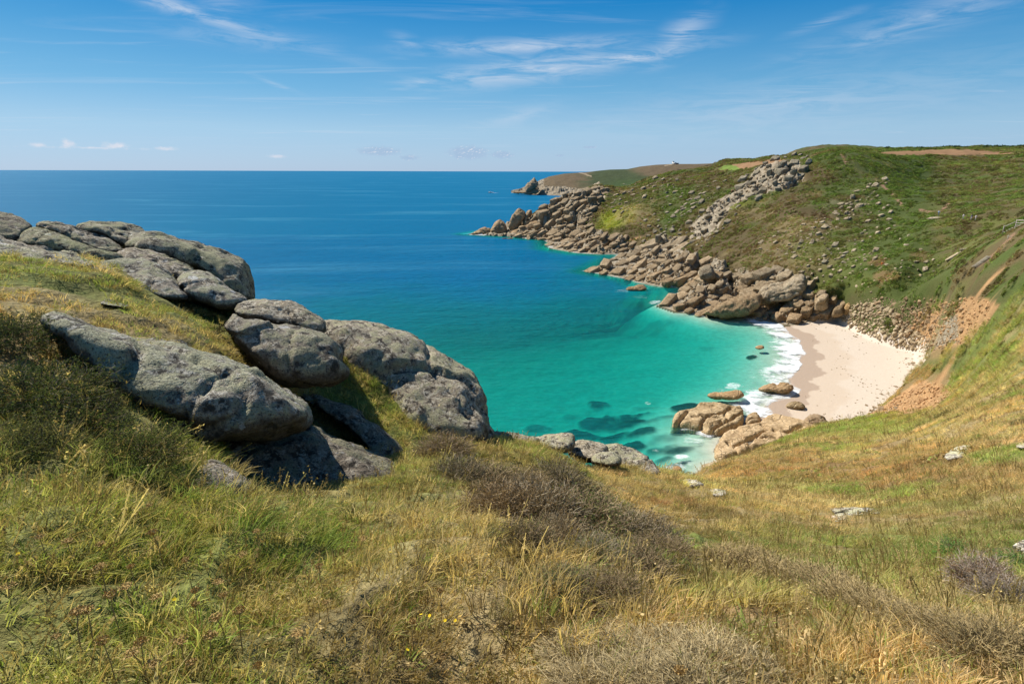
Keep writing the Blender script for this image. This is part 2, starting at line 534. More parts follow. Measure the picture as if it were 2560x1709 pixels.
WEED = [(1497, 963, 26, 8, 1), (1560, 1010, 62, 13, 1), (1500, 1003, 40, 12, .9), (1448, 1035, 52, 10, 1), (1540, 1046, 36, 9, .8), (1403, 1066, 18, 12, .7), (1567, 1083, 48, 13, 1),
        (1730, 1000, 42, 11, 1), (1640, 1020, 40, 8, .5), (1640, 1078, 40, 12, .45), (1640, 1105, 50, 10, .6), (1690, 1112, 34, 8, .7), (1762, 846, 26, 6, .35), (1480, 905, 60, 6, .25), (1620, 790, 60, 7, .4), (1480, 760, 120, 12, .5),
        (1560, 730, 110, 12, .8), (1440, 690, 120, 18, .7), (1880, 884, 9, 4, .9), (1360, 1090, 30, 6, .4), (1690, 1150, 22, 7, .7), (1660, 1130, 20, 8, .6), (1420, 1110, 26, 5, .4), (1700, 1070, 20, 6, .7), (1350, 1012, 34, 9, .6), (1600, 1052, 38, 9, .75), (1480, 1078, 34, 9, .65), (1420, 985, 26, 6, .4), (1620, 975, 30, 6, .4)]
WEED = [(a, b, c * 1.2, d * 1.2, e) for a, b, c, d, e in WEED]
BEACH = at_z(*np.array([(1942, 812), (1962, 800), (2030, 793), (2095, 790), (2120, 806), (2150, 822), (2200, 845), (2255, 862), (2300, 880), (2310, 915), (2300, 945), (2270, 968), (2235, 990),
                        (2205, 1015), (2160, 1032), (2130, 1052), (2080, 1062), (2020, 1050), (1990, 1035), (1960, 1052), (1910, 1060), (1870, 1040), (1880, 1000), (1850, 960), (1850, 850)]).T, 2.2)[:, :2]


SHELF = at_z(*np.array([(1735, 1205), (1748, 1168), (1800, 1152), (1850, 1132), (1930, 1108), (2000, 1082), (2060, 1068), (2095, 1056), (1950, 1030), (1870, 1040), (1800, 1080), (1775, 1130)]).T, 1.0)[:, :2]


def sea_depth(x, y, s_out, deep):
    """metres of water over the bed; s_out = distance from the waterline"""
    q = np.stack([x, y], -1)
    d = np.exp(np.clip(deep, -1, 4.0))
    near_sand = seg_dist(x, y, coast_vis[21:37], closed=False)
    near_cove = seg_dist(x, y, coast_vis[37:], closed=False)
    k = np.maximum(sstep(85, 12, near_sand), .8 * sstep(26, 8, near_cove))
    return np.minimum(d, 0.05 + (1.7 - 1.56 * k) * s_out) * (1 + 0.12 * fbm(q / 9.0, 3, seed=5))


def weed_mask(x, y):
    px, py = to_pix(np.stack([x, y, np.zeros_like(x)], -1))
    m = np.zeros_like(x)
    wob = fbm(np.stack([x, y], -1) / 4.0, 4, seed=9)
    for cx, cy, rx, ry, k in WEED:
        q = ((px - cx) / rx) ** 2 + ((py - cy) / ry) ** 2 + wob * 1.5
        m = np.maximum(m, k * np.nan_to_num(sstep(1.9, 0.05, q)))
    return m


# rocky ground, traced in the photograph: polygon, strength
ROCKY_PX = [
    ([(1160, 590), (1240, 540), (1290, 510), (1330, 540), (1380, 492), (1440, 480), (1500, 465), (1530, 480), (1480, 520), (1470, 580), (1550, 590), (1570, 605), (1600, 610), (1660, 640), (1560, 660), (1400, 640), (1250, 605)], 1.0),
    ([(1450, 685), (1560, 640), (1620, 600), (1700, 590), (1720, 630), (1760, 650), (1790, 640), (1830, 668), (1860, 668), (1930, 680), (2000, 700), (2040, 740), (2100, 760), (2110, 795), (1950, 815), (1850, 805), (1620, 770), (1640, 740), (1600, 720)], 1.0),
    ([(1850, 460), (1900, 410), (2000, 395), (2020, 450), (1960, 480), (1880, 500), (1780, 540), (1740, 530)], .7),
    ([(1720, 560), (1800, 500), (1830, 520), (1800, 570), (1760, 610), (1720, 600)], .6),
    ([(1940, 590), (2060, 500), (2150, 455), (2210, 455), (2200, 500), (2100, 560), (2000, 620), (1900, 650)], .22),
    ([(2090, 790), (2130, 760), (2200, 740), (2300, 760), (2400, 790), (2400, 860), (2320, 880), (2240, 870), (2150, 830)], .34),
    ([(2130, 1050), (2200, 1000), (2290, 950), (2260, 1000), (2240, 1040)], .12),
]


def region(px, py, polys):
    m = np.zeros_like(px)
    for poly, k in polys:
        inn = inside(px, py, poly)
        if inn.any():
            d = np.where(inn, seg_dist(px, py, poly), 0)
            m = np.maximum(m, k * sstep(0, 9, d) * inn)
    return m


_th = np.radians(np.concatenate([np.arange(-112, -46, 3.0), np.arange(-46, -42, 0.5), np.arange(-42, 43.05, 0.135), np.arange(43.5, 47, 0.5), np.arange(48, 112, 3.0)]))
_r = [0.35]
while _r[-1] < 1700:
    q = _r[-1]
    _r.append(q * (1.03 if q < 1.2 else 1.015 if q < 60 else 1.0062 if q < 470 else 1.014))
_r = np.array(_r)
GT, GR = np.meshgrid(_th, _r, indexing='ij')
GX, GY = GR * np.sin(GT), GR * np.cos(GT)


def coarse(fn):
    """evaluate a smooth field on every third grid line and interpolate"""
    it = np.unique(np.append(np.arange(0, len(_th), 3), len(_th) - 1))
    ir = np.unique(np.append(np.arange(0, len(_r), 3), len(_r) - 1))
    v = fn(np.stack([_th[it][:, None] * 1.6 + 0 * _r[ir][None], np.log(_r[ir])[None] + 0 * _th[it][:, None]], -1))
    w = np.empty((len(it), len(_r)))
    for k in range(len(it)):
        w[k] = np.interp(np.log(_r), np.log(_r[ir]), v[k])
    t = np.interp(_th, _th[it], np.arange(len(it)))
    i = np.minimum(t.astype(int), len(it) - 2)
    a = (t - i)[:, None]
    return w[i] * (1 - a) + w[i + 1] * a


def build_heights():
    x, y, r = GX, GY, GR
    s = sdist(x, y, LAND)
    q2 = np.stack([x, y], -1)
    zl = np.minimum(EYE - r * coarse(LIE), 90.0)
    px, py = to_pix(np.stack([x, y, zl], -1))
    px = np.nan_to_num(px, nan=-9999)
    py = np.nan_to_num(py, nan=-9999)
    rock = region(px, py, ROCKY_PX) * (r > 60)
    ridge_noise = fbm(q2 / 22.0, 5, seed=3)
    zl = zl + np.clip(r - 60, 0, 400) / 400 * 3.0 * ridge_noise * sstep(0, 25, s)
    # gullies cut by streams
    for line, w_, dp in (([(2330, 640), (2270, 700), (2170, 752), (2120, 775)], 5, 5), ([(2360, 600), (2500, 545)], 8, 3), ([(2050, 690), (2010, 715)], 4, 4)):
        pts = []
        for a, b in line:
            k = np.argmin((px - a) ** 2 + (py - b) ** 2 + (s < 0) * 1e9)
            pts.append((x.ravel()[k], y.ravel()[k]))
        d = seg_dist(x, y, pts, closed=False)
        zl = zl - dp * np.exp(-(d / w_) ** 2)
    # fractured granite: tilted blocks
    dirv = np.array([0.84, 0.54])
    uu = q2 @ dirv
    vv = q2 @ np.array([-dirv[1], dirv[0]])
    for sc, amp, sd in ((12.0, 5.0, 21), (5.2, 3.4, 22), (2.3, 1.7, 23)):
        d1, d2, ra, rb = cells(np.stack([uu / (sc * 1.8), vv / sc], -1) + 0.35 * fbm(q2 / sc, 2, seed=sd)[..., None], seed=sd)
        blk = (ra - 0.45) + (rb - 0.5) * 0.6 * np.cos(uu / sc * 2.0 + ra * 9) - 0.8 * sstep(0.16, 0.0, d2 - d1)
        zl = zl + rock ** 1.6 * amp * blk * sstep(0, 8, s)
    near = np.clip(0.012 * r, 0.02, 0.5)
    mound = 1 - np.abs(fbm(q2 / 0.85, 3, seed=31)) * 2.2
    zl = zl + (.085 * mound + .05 * fbm(q2 / .35, 3, seed=32)) * sstep(40, 14, r) * sstep(.9, 1.8, r)
    zl = zl + .35 * (1 - 2 * np.abs(fbm(q2 / 2.6, 3, seed=34))) * sstep(9, 22, r) * sstep(95, 55, r) * (1 - rock)
    zl = zl + sstep(12, 40, r) * 0.45 * fbm(q2 / 3.2, 4, seed=33) * (1 - rock)
    zl = np.clip(zl, 0.10 * np.maximum(s, 0) ** 0.9, 0.25 + 1.9 * np.maximum(s, 0))
    # wave-cut rock shelf below the grass
    sh = sdist(x, y, SHELF)
    cap = .35 + .5 * fbm(q2 / 2.0, 3, seed=36)
    zl = zl + (np.minimum(zl, cap) - zl) * sstep(-3.2, .4, sh)
    rock = np.maximum(rock, sstep(-1.6, .2, sh))
    # beach
    sb = sdist(x, y, BEACH)
    # distance from the swash line only
    sw = seg_dist(x, y, coast_vis[22:38], closed=False)
    zb = 0.062 * sw + 0.06 * fbm(q2 / 7.0, 4, seed=41) + 0.9 * sstep(18, 34, sw)
    bm = sstep(-2.6, 1.2, sb) * (s > -1.0)
    zl = zl * (1 - bm) + np.maximum(zb, 0.0) * bm
    out = s < 0
    dep = sea_depth(x, y, -s, coarse(DEEP))
    wm = weed_mask(x, y)
    zs = -dep + wm * np.minimum(0.9, 0.25 * dep)
    z = np.where(out, zs, zl)
    return z, s, sb, rock, wm, dep


GZ, GS, GSB, GROCK, GWEED, GDEP = build_heights()
TAN = (EYE - GZ) / GR


def ground_z(x, y):
    """height of the built ground under any point (bilinear on the grid)"""
    x, y = np.asarray(x, float), np.asarray(y, float)
    t = np.interp(np.arctan2(x, y), _th, np.arange(len(_th)))
    k = np.interp(np.log(np.hypot(x, y)), np.log(_r), np.arange(len(_r)))
    i = np.clip(t.astype(int), 0, len(_th) - 2)
    j = np.clip(k.astype(int), 0, len(_r) - 2)
    a, b = t - i, k - j
    return (GZ[i, j] * (1 - a) + GZ[i + 1, j] * a) * (1 - b) + (GZ[i, j + 1] * (1 - a) + GZ[i + 1, j + 1] * a) * b


def hit(px, py, rmin=1.0):
    """where the sight line of a photograph pixel meets the ground"""
    d = pix_dir(px, py)
    th = math.atan2(d[0], d[1])
    tan = -d[2] / math.hypot(d[0], d[1])
    t = np.interp(th, _th, np.arange(len(_th)))
    i = min(int(t), len(_th) - 2)
    a = t - i
    col = TAN[i] * (1 - a) + TAN[i + 1] * a
    ok = np.where((col <= tan) & (_r > rmin))[0]
    if len(ok) == 0:
        return None
    j = max(ok[0], 1)
    c0, c1 = col[j - 1], col[j]
    f = (c0 - tan) / (c0 - c1) if c0 > c1 else 1.0
    r = _r[j - 1] + (_r[j] - _r[j - 1]) * min(max(f, 0), 1)
    x, y = r * math.sin(th), r * math.cos(th)
    return np.array([x, y, float(ground_z(x, y))]), r
# ------------------------------------------------------------------ what grows where (albedo of the plant cover)
STRAW = np.array([.385, .30, .145])
OLIVE = np.array([.20, .235, .06])
RUST = np.array([.305, .20, .095])
HEATH = np.array([.125, .095, .045])
FERN = np.array([.085, .125, .028])
SCRUB = np.array([.040, .082, .020])
LIME = np.array([.24, .26, .035])
SOIL = np.array([.52, .31, .15])
EARTH = np.array([.34, .21, .135])
PLOUGH = np.array([.30, .185, .105])
STONE = np.array([.37, .30, .215])

_P = np.stack([GX, GY, GZ], -1)
GPX, GPY = [np.nan_to_num(v, nan=-9999) for v in to_pix(_P)]


def ell(cx, cy, rx, ry, wob, a=0.0):
    c, s = math.cos(a), math.sin(a)
    dx, dy = GPX - cx, GPY - cy
    q = ((dx * c + dy * s) / rx) ** 2 + ((-dx * s + dy * c) / ry) ** 2
    return sstep(1.35, 0.55, q + 0.8 * wob)


def paint_cover():
    q2 = np.stack([GX, GY], -1)
    n1 = np.where(GR < 60, .55 * fbm(q2 / 1.3, 4, seed=51) + .6 * fbm(q2 / 5.0, 4, seed=52), .5 * fbm(q2 / 5.0, 4, seed=52) + .6 * fbm(q2 / 16.0, 4, seed=58))
    n2 = fbm(q2 / 2.3, 4, seed=53) * (GR < 70) + fbm(q2 / 14.0, 4, seed=54) * (GR >= 70)
    n3 = fbm(q2 / 31.0, 3, seed=55)
    wob = n2
    far = sstep(105, 150, GR) * ((GPX < 2330) | (GR > 150))
    near_c = STRAW * 1.0 + 0 * GX[..., None]
    near_c = near_c + (OLIVE - near_c) * sstep(-0.05, 0.35, n1)[..., None]
    near_c = near_c + (RUST - near_c) * (0.75 * sstep(0.12, 0.45, n2))[..., None]
    n4 = fbm(q2 / .75, 3, seed=57) * (GR < 16)
    near_c = near_c + (HEATH * 1.7 - near_c) * (.8 * sstep(.18, .42, n4))[..., None]
    near_c = near_c + (RUST * .95 - near_c) * (.6 * sstep(-.22, -.45, n4))[..., None]
    # the left foreground is greener, the right drier
    gl = sstep(1700, 500, GPX) * (GR < 12)
    near_c = near_c + (OLIVE * 0.95 - near_c) * (0.62 * gl * sstep(-0.25, 0.25, n1 + 0.4 * n2))[..., None]
    far_c = HEATH + 0 * GX[..., None]
    g = sstep(-0.35, 0.35, 0.7 * n2 + 0.5 * n3 + 0.9 * sstep(1900, 2350, GPX) - 0.35 * sstep(480, 620, GPY) - .12)
    far_c = far_c + (FERN - far_c) * (0.85 * g)[..., None]
    far_c = far_c + (SCRUB - far_c) * (sstep(2180, 2420, GPX + 60 * n3) * sstep(520, 450, GPY + 30 * n2) * 0.85)[..., None]
    far_c = far_c + (STRAW * .62 - far_c) * (0.7 * sstep(0.15, 0.5, n1) * sstep(2420, 2000, GPX))[..., None]
    c = near_c + (far_c - near_c) * far[..., None]

    def over(m, col, k=1.0):
        nonlocal c
        c = c + (np.asarray(col) - c) * np.clip(m * k, 0, 1)[..., None]

    over(ell(1545, 545, 55, 26, wob, -.3), LIME, .9)                       # lime grass patch on the headland
    over(ell(1600, 540, 60, 30, wob), STRAW * .8, .6)
    over(ell(1830, 512, 60, 14, wob, -.2), LIME * .8, .6)
    over(ell(1680, 600, 80, 16, wob), STRAW * .6, .5)
    over(ell(1960, 590, 70, 30, wob, -.5), STRAW * .7, .6)
    over(ell(2080, 640, 110, 40, wob), OLIVE * .75, .6)
    over(ell(1960, 660, 120, 30, wob), STRAW * .62, .6)
    over(ell(2100, 700, 90, 30, wob), OLIVE * .62, .8)
    over(ell(2365, 590, 30, 14, wob), LIME * .8, .8)
    over(ell(2350, 565, 18, 12, wob), LIME * .8, .8)
    over(ell(2215, 690, 30, 18, wob), RUST * .8, .8)
    over(ell(2190, 655, 24, 12, wob), RUST * .8, .8)
    over(ell(2300, 640, 26, 14, wob), RUST * .7, .6)
    over(ell(2500, 700, 90, 26, wob, -.45), FERN * .9, .7)
    over(ell(2450, 745, 80, 16, wob), HEATH * .9, .8)
    over(ell(2480, 660, 60, 14, wob, -.5), OLIVE * .8, .8)
    over(ell(2450, 800, 120, 30, wob), OLIVE * .8, .7)
    over(ell(2440, 900, 120, 40, wob), OLIVE * .95, .75)
    over(ell(2350, 915, 70, 24, wob), FERN * 1.35, .6)
    over(ell(2200, 1065, 160, 26, wob, -.15), OLIVE * 1.1, .7)
    over(ell(2230, 1042, 60, 10, wob), LIME, .75)
    over(ell(2350, 1035, 180, 18, wob), RUST * 1.05, .5)
    over(ell(2100, 1180, 340, 34, wob, .05), RUST * 1.02, .85)                 # rusty grass band
    over(ell(2420, 1195, 260, 30, wob, .05), RUST * .95, .7)
    over(ell(2300, 1120, 150, 18, wob), RUST * 1.15, .6)
    over(ell(1950, 1260, 330, 40, wob, .12), STRAW * 1.08, .75)
    over(ell(1560, 1240, 170, 36, wob, .2), STRAW * 1.05, .8)
    over(ell(2350, 1365, 90, 12, wob), FERN * 1.9, .8)
    over(ell(2520, 1400, 60, 16, wob), FERN * 1.9, .8)
    over(ell(150, 800, 260, 60, wob, .25), STRAW * .95, .75)                   # dry turf among the boulders
    over(ell(420, 860, 160, 50, wob, .3), STRAW * .9, .7)
    over(ell(930, 970, 90, 40, wob, .6), OLIVE * 1.1, .7)
    vs = sstep(2300, 2380, GPX + 25 * n2) * sstep(800, 745, GPY + .35 * (GPX - 2450) + 20 * n2) * (GR > 70)
    over(vs, HEATH * 1.1, .9)                                                   # scrubby side of the stream valley
    over(vs * sstep(-.1, .3, n1), FERN * 1.15, .85)
    over(vs * sstep(.1, .35, -n1), OLIVE * .8, .7)
    soil = np.zeros_like(GX)
    for e in ((2300, 988, 92, 30, -.12), (2320, 975, 70, 22, 0), (2425, 768, 46, 16, .15), (2390, 842, 22, 22, .2), (1580, 600, 18, 6, 0), (1680, 690, 10, 4, 0)):
        h = hit(e[0], e[1], 60.0)
        if h is None:
            continue
        c_, r_ = h
        ut = np.array([c_[0], c_[1]]) / r_
        dx, dy = GX - c_[0], GY - c_[1]
        rad, lat = dx * ut[0] + dy * ut[1], dx * ut[1] - dy * ut[0]
        q = (lat / (e[2] * r_ / FPX)) ** 2 + (rad / (e[3] * r_ / FPX * .8)) ** 2
        soil = np.maximum(soil, sstep(1.3, .6, q + 1.5 * wob))
    for poly, lo_, hi_ in (([(2170, 1036), (2230, 1000), (2300, 948), (2398, 972), (2345, 1022), (2240, 1036)], -.55, -.25), ([(2250, 835), (2300, 775), (2370, 752), (2440, 742), (2500, 760), (2470, 805), (2400, 862), (2330, 878)], -.12, .12)):
        soil = np.maximum(soil, inside(GPX, GPY, poly) * sstep(lo_, hi_, n2 + .5 * n1))
    soil *= (GR > 60)
    over(soil, SOIL * (1 + .35 * fbm(q2 / 1.2, 3, seed=59))[..., None], .95)
    path = np.zeros_like(GX)
    for line, w_ in (([(2475, 645), (2500, 622), (2520, 600), (2535, 585)], 3.4), ([(2440, 668), (2475, 645)], 2.4), ([(2102, 383), (2110, 395), (2116, 408)], 3.5), ([(2190, 448), (2225, 480), (2250, 505), (2255, 515)], 4),
                     ([(2300, 525), (2340, 533), (2352, 530), (2370, 510)], 3.5)):
        d = seg_dist(GPX, GPY, line, closed=False)
        path = np.maximum(path, sstep(w_ * 1.2, w_ * .5, d))
    path *= (GR > 90)
    over(path, EARTH)
    fld = np.zeros_like(GX)
    for poly in ([(1795, 424), (1815, 412), (1900, 402), (1962, 395), (1960, 404), (1900, 414), (1860, 423)], [(2180, 382), (2300, 375), (2400, 373), (2500, 379), (2548, 385), (2480, 388), (2260, 388)]):
        fld = np.maximum(fld, inside(GPX, GPY, poly) * 1.0)
    fld *= (GR > 330)
    over(fld, PLOUGH)
    gfield = inside(GPX, GPY, [(1792, 425), (1812, 413), (1830, 412), (1855, 423), (1830, 426)]) * (GR > 330) * 1.0
    over(gfield, np.array([.17, .24, .06]))
    bare = np.clip(soil + path + fld + gfield, 0, 1)
    stone = sstep(.12, .55, GROCK + 0.5 * GROCK * n2)
    over(stone, STONE * (1 + .18 * n2[..., None]))
    return c, bare, stone, fld + gfield


COVER, BARE, STONY, FIELD = paint_cover()
# stretches of ground: 0 seabed 1 beach 2 grass slope under the camera 3 hillside across the bay 4 ploughed field
CLS = np.where(GS < -0.2, 0, np.where((GSB > -0.6) & (GZ < 7), 1, np.where(((GR < 125) & (GX > -400)) | ((GPX > 2400) & (GR < 150)), 2, 3)))
CLS = np.where((CLS == 2) & (GPX > 2330) & (GPY < 770 - .35 * (GPX - 2450)) & (GR > 80), 3, CLS)
CLS = np.where((CLS == 3) & (FIELD > .5), 4, CLS)

_nt, _nr = GX.shape
_idx = np.arange(_nt * _nr, dtype=np.int32).reshape(_nt, _nr)
GF = np.stack([_idx[:-1, :-1], _idx[1:, :-1], _idx[1:, 1:], _idx[:-1, 1:]], -1).reshape(-1, 4)
GF = GF[:, ::-1]
GV = _P.reshape(-1, 3)
GC = np.concatenate([COVER, np.ones_like(GX)[..., None]], -1).reshape(-1, 4)
ATT = {'cover': GC, 'bare': BARE.ravel(), 'stone': STONY.ravel(), 'weed': GWEED.ravel(), 'shore': GS.ravel()}
FC = CLS.ravel()[GF].max(1)


# ------------------------------------------------------------------ materials of the land
def granite_nodes(n, vec, k=1.0):
    """colour and relief of weathered granite; returns (colour, height)"""
    big = n.noise(vec, 0.55 * k, 4, .55)
    med = n.noise(vec, 2.6 * k, 6, .62)
    fin = n.noise(vec, 17 * k, 5, .68)
    col = n.mix(n.smooth(big, .35, .68), (.235, .185, .12), (.34, .285, .20))
    col = n.mix(n.smooth(med, .50, .70), col, (.45, .40, .315))
    col = n.mix(n.math('MULTIPLY', n.smooth(med, .46, .32), .75), col, (.135, .115, .09))
    col = n.mix(n.math('MULTIPLY', n.smooth(fin, .50, .30), .45), col, (.10, .09, .075))
    cr = n.n('ShaderNodeTexVoronoi', feature='DISTANCE_TO_EDGE', ins={'Scale': 0.33 * k, 'Randomness': 1.0})
    n.put(cr.inputs['Vector'], n.vmath('ADD', vec, n.vmath('SCALE', n.noise(vec, .8 * k, 3, .5, out=1), 1.1 / k)))
    crack = n.smooth(cr.outputs['Distance'], .035, .0)
    h = n.math('ADD', n.math('ADD', n.math('MULTIPLY', big, 1.2), n.math('MULTIPLY', med, .5)), n.math('MULTIPLY', fin, .12))
    h = n.math('SUBTRACT', h, n.math('MULTIPLY', crack, .35))
    return col, h


def mat_turf():
    m, n = new_mat('turf and thin soil')
    p = n.pos()
    cov = n.attr('cover')
    fine = n.noise(p, 9.0, 5, .65)
    mid = n.noise(p, 1.3, 4, .6)
    col = n.mix(n.smooth(fine, .35, .7), n.mix(1.0, cov, (.55, .52, .46), 'MULTIPLY'), cov)
    col = n.mix(n.math('MULTIPLY', n.smooth(mid, .55, .75), .3), col, (.16, .12, .06))
    g, gh = granite_nodes(n, p, .55)
    st = n.attr('stone', out='Fac')
    col = n.mix(n.smooth(n.math('ADD', st, n.math('MULTIPLY', n.math('SUBTRACT', mid, .5), .6)), .3, .6), col, g)
    b = n.bump(n.math('ADD', n.math('MULTIPLY', mid, .5), n.math('MULTIPLY', fine, .3)), .8, .35)
    bs = n.n('ShaderNodeBsdfPrincipled', ins={'Base Color': col, 'Roughness': .95, 'Normal': b, 'Specular IOR Level': .15})
    n.out(bs.outputs[0])
    return m


def mat_sand():
    m, n = new_mat('pale beach sand')
    p = n.pos()
    z = n.n('ShaderNodeSeparateXYZ', ins={0: p}).outputs[2]
    sh = n.attr('shore', out='Fac')
    wob = n.noise(p, .16, 3, .5)
    wet = n.smooth(n.math('ADD', sh, n.math('MULTIPLY', n.math('SUBTRACT', wob, .5), 9.0)), 4.6, 3.8)
    damp = n.smooth(n.math('ADD', sh, n.math('MULTIPLY', n.math('SUBTRACT', wob, .5), 9.0)), 11.0, 9.0)
    fine = n.noise(p, 3.2, 6, .7)
    spk = n.noise(p, 1.1, 8, .75)
    col = n.mix(n.smooth(fine, .3, .75), (.52, .43, .335), (.585, .505, .41))
    col = n.mix(n.math('MULTIPLY', n.smooth(spk, .62, .74), .25), col, (.42, .33, .24))
    col = n.mix(n.math('MULTIPLY', damp, .5), col, (.48, .37, .265))
    col = n.mix(n.math('MULTIPLY', wet, .8), col, (.36, .265, .19))
    st = n.attr('stone', out='Fac')
    rg = n.math('SUBTRACT', .92, n.math('MULTIPLY', wet, .35))
    foot = n.noise(p, 1.6, 3, .6)
    b = n.bump(n.math('ADD', n.math('MULTIPLY', foot, 1.0), n.math('MULTIPLY', fine, .35)), .35, .2)
    bs = n.n('ShaderNodeBsdfPrincipled', ins={'Base Color': col, 'Roughness': rg, 'Normal': b, 'Specular IOR Level': .2})
    n.out(bs.outputs[0])
    return m


def mat_seabed():
    m, n = new_mat('sandy sea bed with weed')
    p = n.pos()
    wd = n.attr('weed', out='Fac')
    t = n.noise(p, .8, 5, .6)
    col = n.mix(n.smooth(t, .3, .7), (.44, .385, .29), (.54, .48, .37))
    k = n.smooth(n.math('ADD', wd, n.math('MULTIPLY', n.math('SUBTRACT', t, .5), .4)), .08, .85)
    col = n.mix(k, col, (.028, .035, .02))
    bs = n.n('ShaderNodeBsdfDiffuse', ins={'Color': col})
    n.out(bs.outputs[0])
    return m


def mat_plough():
    m, n = new_mat('bare ploughed earth')
    p = n.pos()
    cov = n.attr('cover')
    t = n.noise(n.mapping(p, scale=(.05, .4, 1), rot=(0, 0, .5)), 1.0, 5, .6)
    col = n.mix(n.smooth(t, .3, .7), n.mix(1.0, cov, (.8, .78, .75), 'MULTIPLY'), cov)
    bs = n.n('ShaderNodeBsdfDiffuse', ins={'Color': col})
    n.out(bs.outputs[0])
    return m


M_TURF, M_SAND, M_BED, M_PLOUGH = mat_turf(), mat_sand(), mat_seabed(), mat_plough()

for name, k, mat in (('beach', 1, M_SAND), ('near_slope_ground', 2, M_TURF), ('hillside', 3, M_TURF), ('ploughed_field', 4, M_PLOUGH)):
    v, f, a = subset(GV, GF, FC == k, ATT)
    link(name, make_mesh(name, v, f, a), mat, kind='structure')
_bed = (FC == 0) & (GDEP.ravel()[GF].min(1) < 34) & (GR.ravel()[GF].max(1) < 700) & (np.abs(GT.ravel()[GF]).max(1) < 1.0)
v, f, a = subset(GV, GF, _bed, ATT)
link('sea_bed', make_mesh('sea_bed', v, f, a), M_BED, kind='structure')
# ------------------------------------------------------------------ the sea
def mat_sea():
    m, n = new_mat('clear sea water')
    p = n.pos()
    dep = n.attr('depth', out='Fac')
    # transmission through the water column, red first
    T = [n.math('EXPONENT', n.math('MULTIPLY', dep, -c)) for c in (.60, .120, .135)]
    tc = n.n('ShaderNodeCombineColor', ins={0: T[0], 1: T[1], 2: T[2]}).outputs[0]
    inv = n.vmath('SUBTRACT', (1, 1, 1), tc)
    # swell and wind patches
    patch = n.noise(n.mapping(p, scale=(.0035, .016, 1), rot=(0, 0, .12)), 1.0, 6, .66, .6)
    body = n.mix(n.smooth(dep, 3, 26), (.0, .185, .15), (.0, .122, .255))
    body = n.mix(n.math('MULTIPLY', n.smooth(patch, .50, .80), n.smooth(dep, 9, 22)), body, (.04, .22, .345))
    dif = n.n('ShaderNodeBsdfDiffuse', ins={'Color': n.vmath('MULTIPLY', body, inv)})
    tr = n.n('ShaderNodeBsdfTransparent', ins={'Color': tc})
    add = n.n('ShaderNodeAddShader', ins={0: dif.outputs[0], 1: tr.outputs[0]})
    w1 = n.noise(n.mapping(p, scale=(.30, .85, 1), rot=(0, 0, .35)), 1.0, 4, .6, .3)
    w2 = n.noise(n.mapping(p, scale=(.045, .13, 1), rot=(0, 0, .2)), 1.0, 3, .5)
    h = n.math('ADD', n.math('MULTIPLY', w1, .9), n.math('MULTIPLY', w2, 1.6))
    nb = n.bump(h, .35, 1.0)
    gl = n.n('ShaderNodeBsdfGlossy', ins={'Color': (.9, .95, 1, 1), 'Roughness': .22, 'Normal': nb})
    n.put(dif.inputs['Normal'], n.bump(h, 1.0, 1.7))
    fr = n.n('ShaderNodeFresnel', ins={'IOR': 1.33, 'Normal': nb})
    k = n.math('MULTIPLY', n.math('MINIMUM', fr.outputs[0], .42), .20)
    mx = n.n('ShaderNodeMixShader', ins={0: k, 1: add.outputs[0], 2: gl.outputs[0]})
    n.out(mx.outputs[0])
    return m


def build_sea():
    th = np.radians(np.concatenate([np.arange(-80, -44, 2.0), np.arange(-44, 34, .22), np.arange(34, 80, 2.0)]))
    r = [30.0]
    while r[-1] < 90000:
        r.append(r[-1] * (1.0075 if r[-1] < 450 else 1.03 if r[-1] < 3000 else 1.12))
    r = np.array(r)
    T, R = np.meshgrid(th, r, indexing='ij')
    x, y = R * np.sin(T), R * np.cos(T)
    s = sdist(x, y, LAND)
    lr = np.log(np.minimum(R, 1600))
    # the bed of the built ground under each point
    rr = np.minimum(R, 1600) / R
    dz = -ground_z(x * rr, y * rr)
    deep = np.where(R > 700, np.maximum(dz, 30), dz)
    dep = np.maximum(deep, 0.0)
    z = np.zeros_like(x)
    V = np.stack([x, y, z], -1).reshape(-1, 3)
    idx = np.arange(x.size, dtype=np.int32).reshape(x.shape)
    F = np.stack([idx[:-1, :-1], idx[:-1, 1:], idx[1:, 1:], idx[1:, :-1]], -1).reshape(-1, 4)
    keep = (s.ravel()[F].max(1) < 5.0)
    keep |= (R.ravel()[F].min(1) > 700)
    v, f, a = subset(V, F, keep, {'depth': dep.ravel()})
    o = link('sea', make_mesh('sea', v, f, a), mat_sea(), kind='structure')
    return o


build_sea()
# ------------------------------------------------------------------ rock materials
def mat_far_rock():
    m, n = new_mat('weathered coastal granite')
    info = n.n('ShaderNodeObjectInfo')
    p = n.pos()
    g, h = granite_nodes(n, p, .8)
    g = n.mix(1.0, g, info.outputs['Color'], 'MULTIPLY')
    v = n.math('ADD', .86, n.math('MULTIPLY', info.outputs['Random'], .28))
    g = n.vmath('SCALE', g, v)
    bs = n.n('ShaderNodeBsdfPrincipled', ins={'Base Color': g, 'Roughness': .93, 'Normal': n.bump(h, .75, .5), 'Specular IOR Level': .15})
    n.out(bs.outputs[0])
    return m


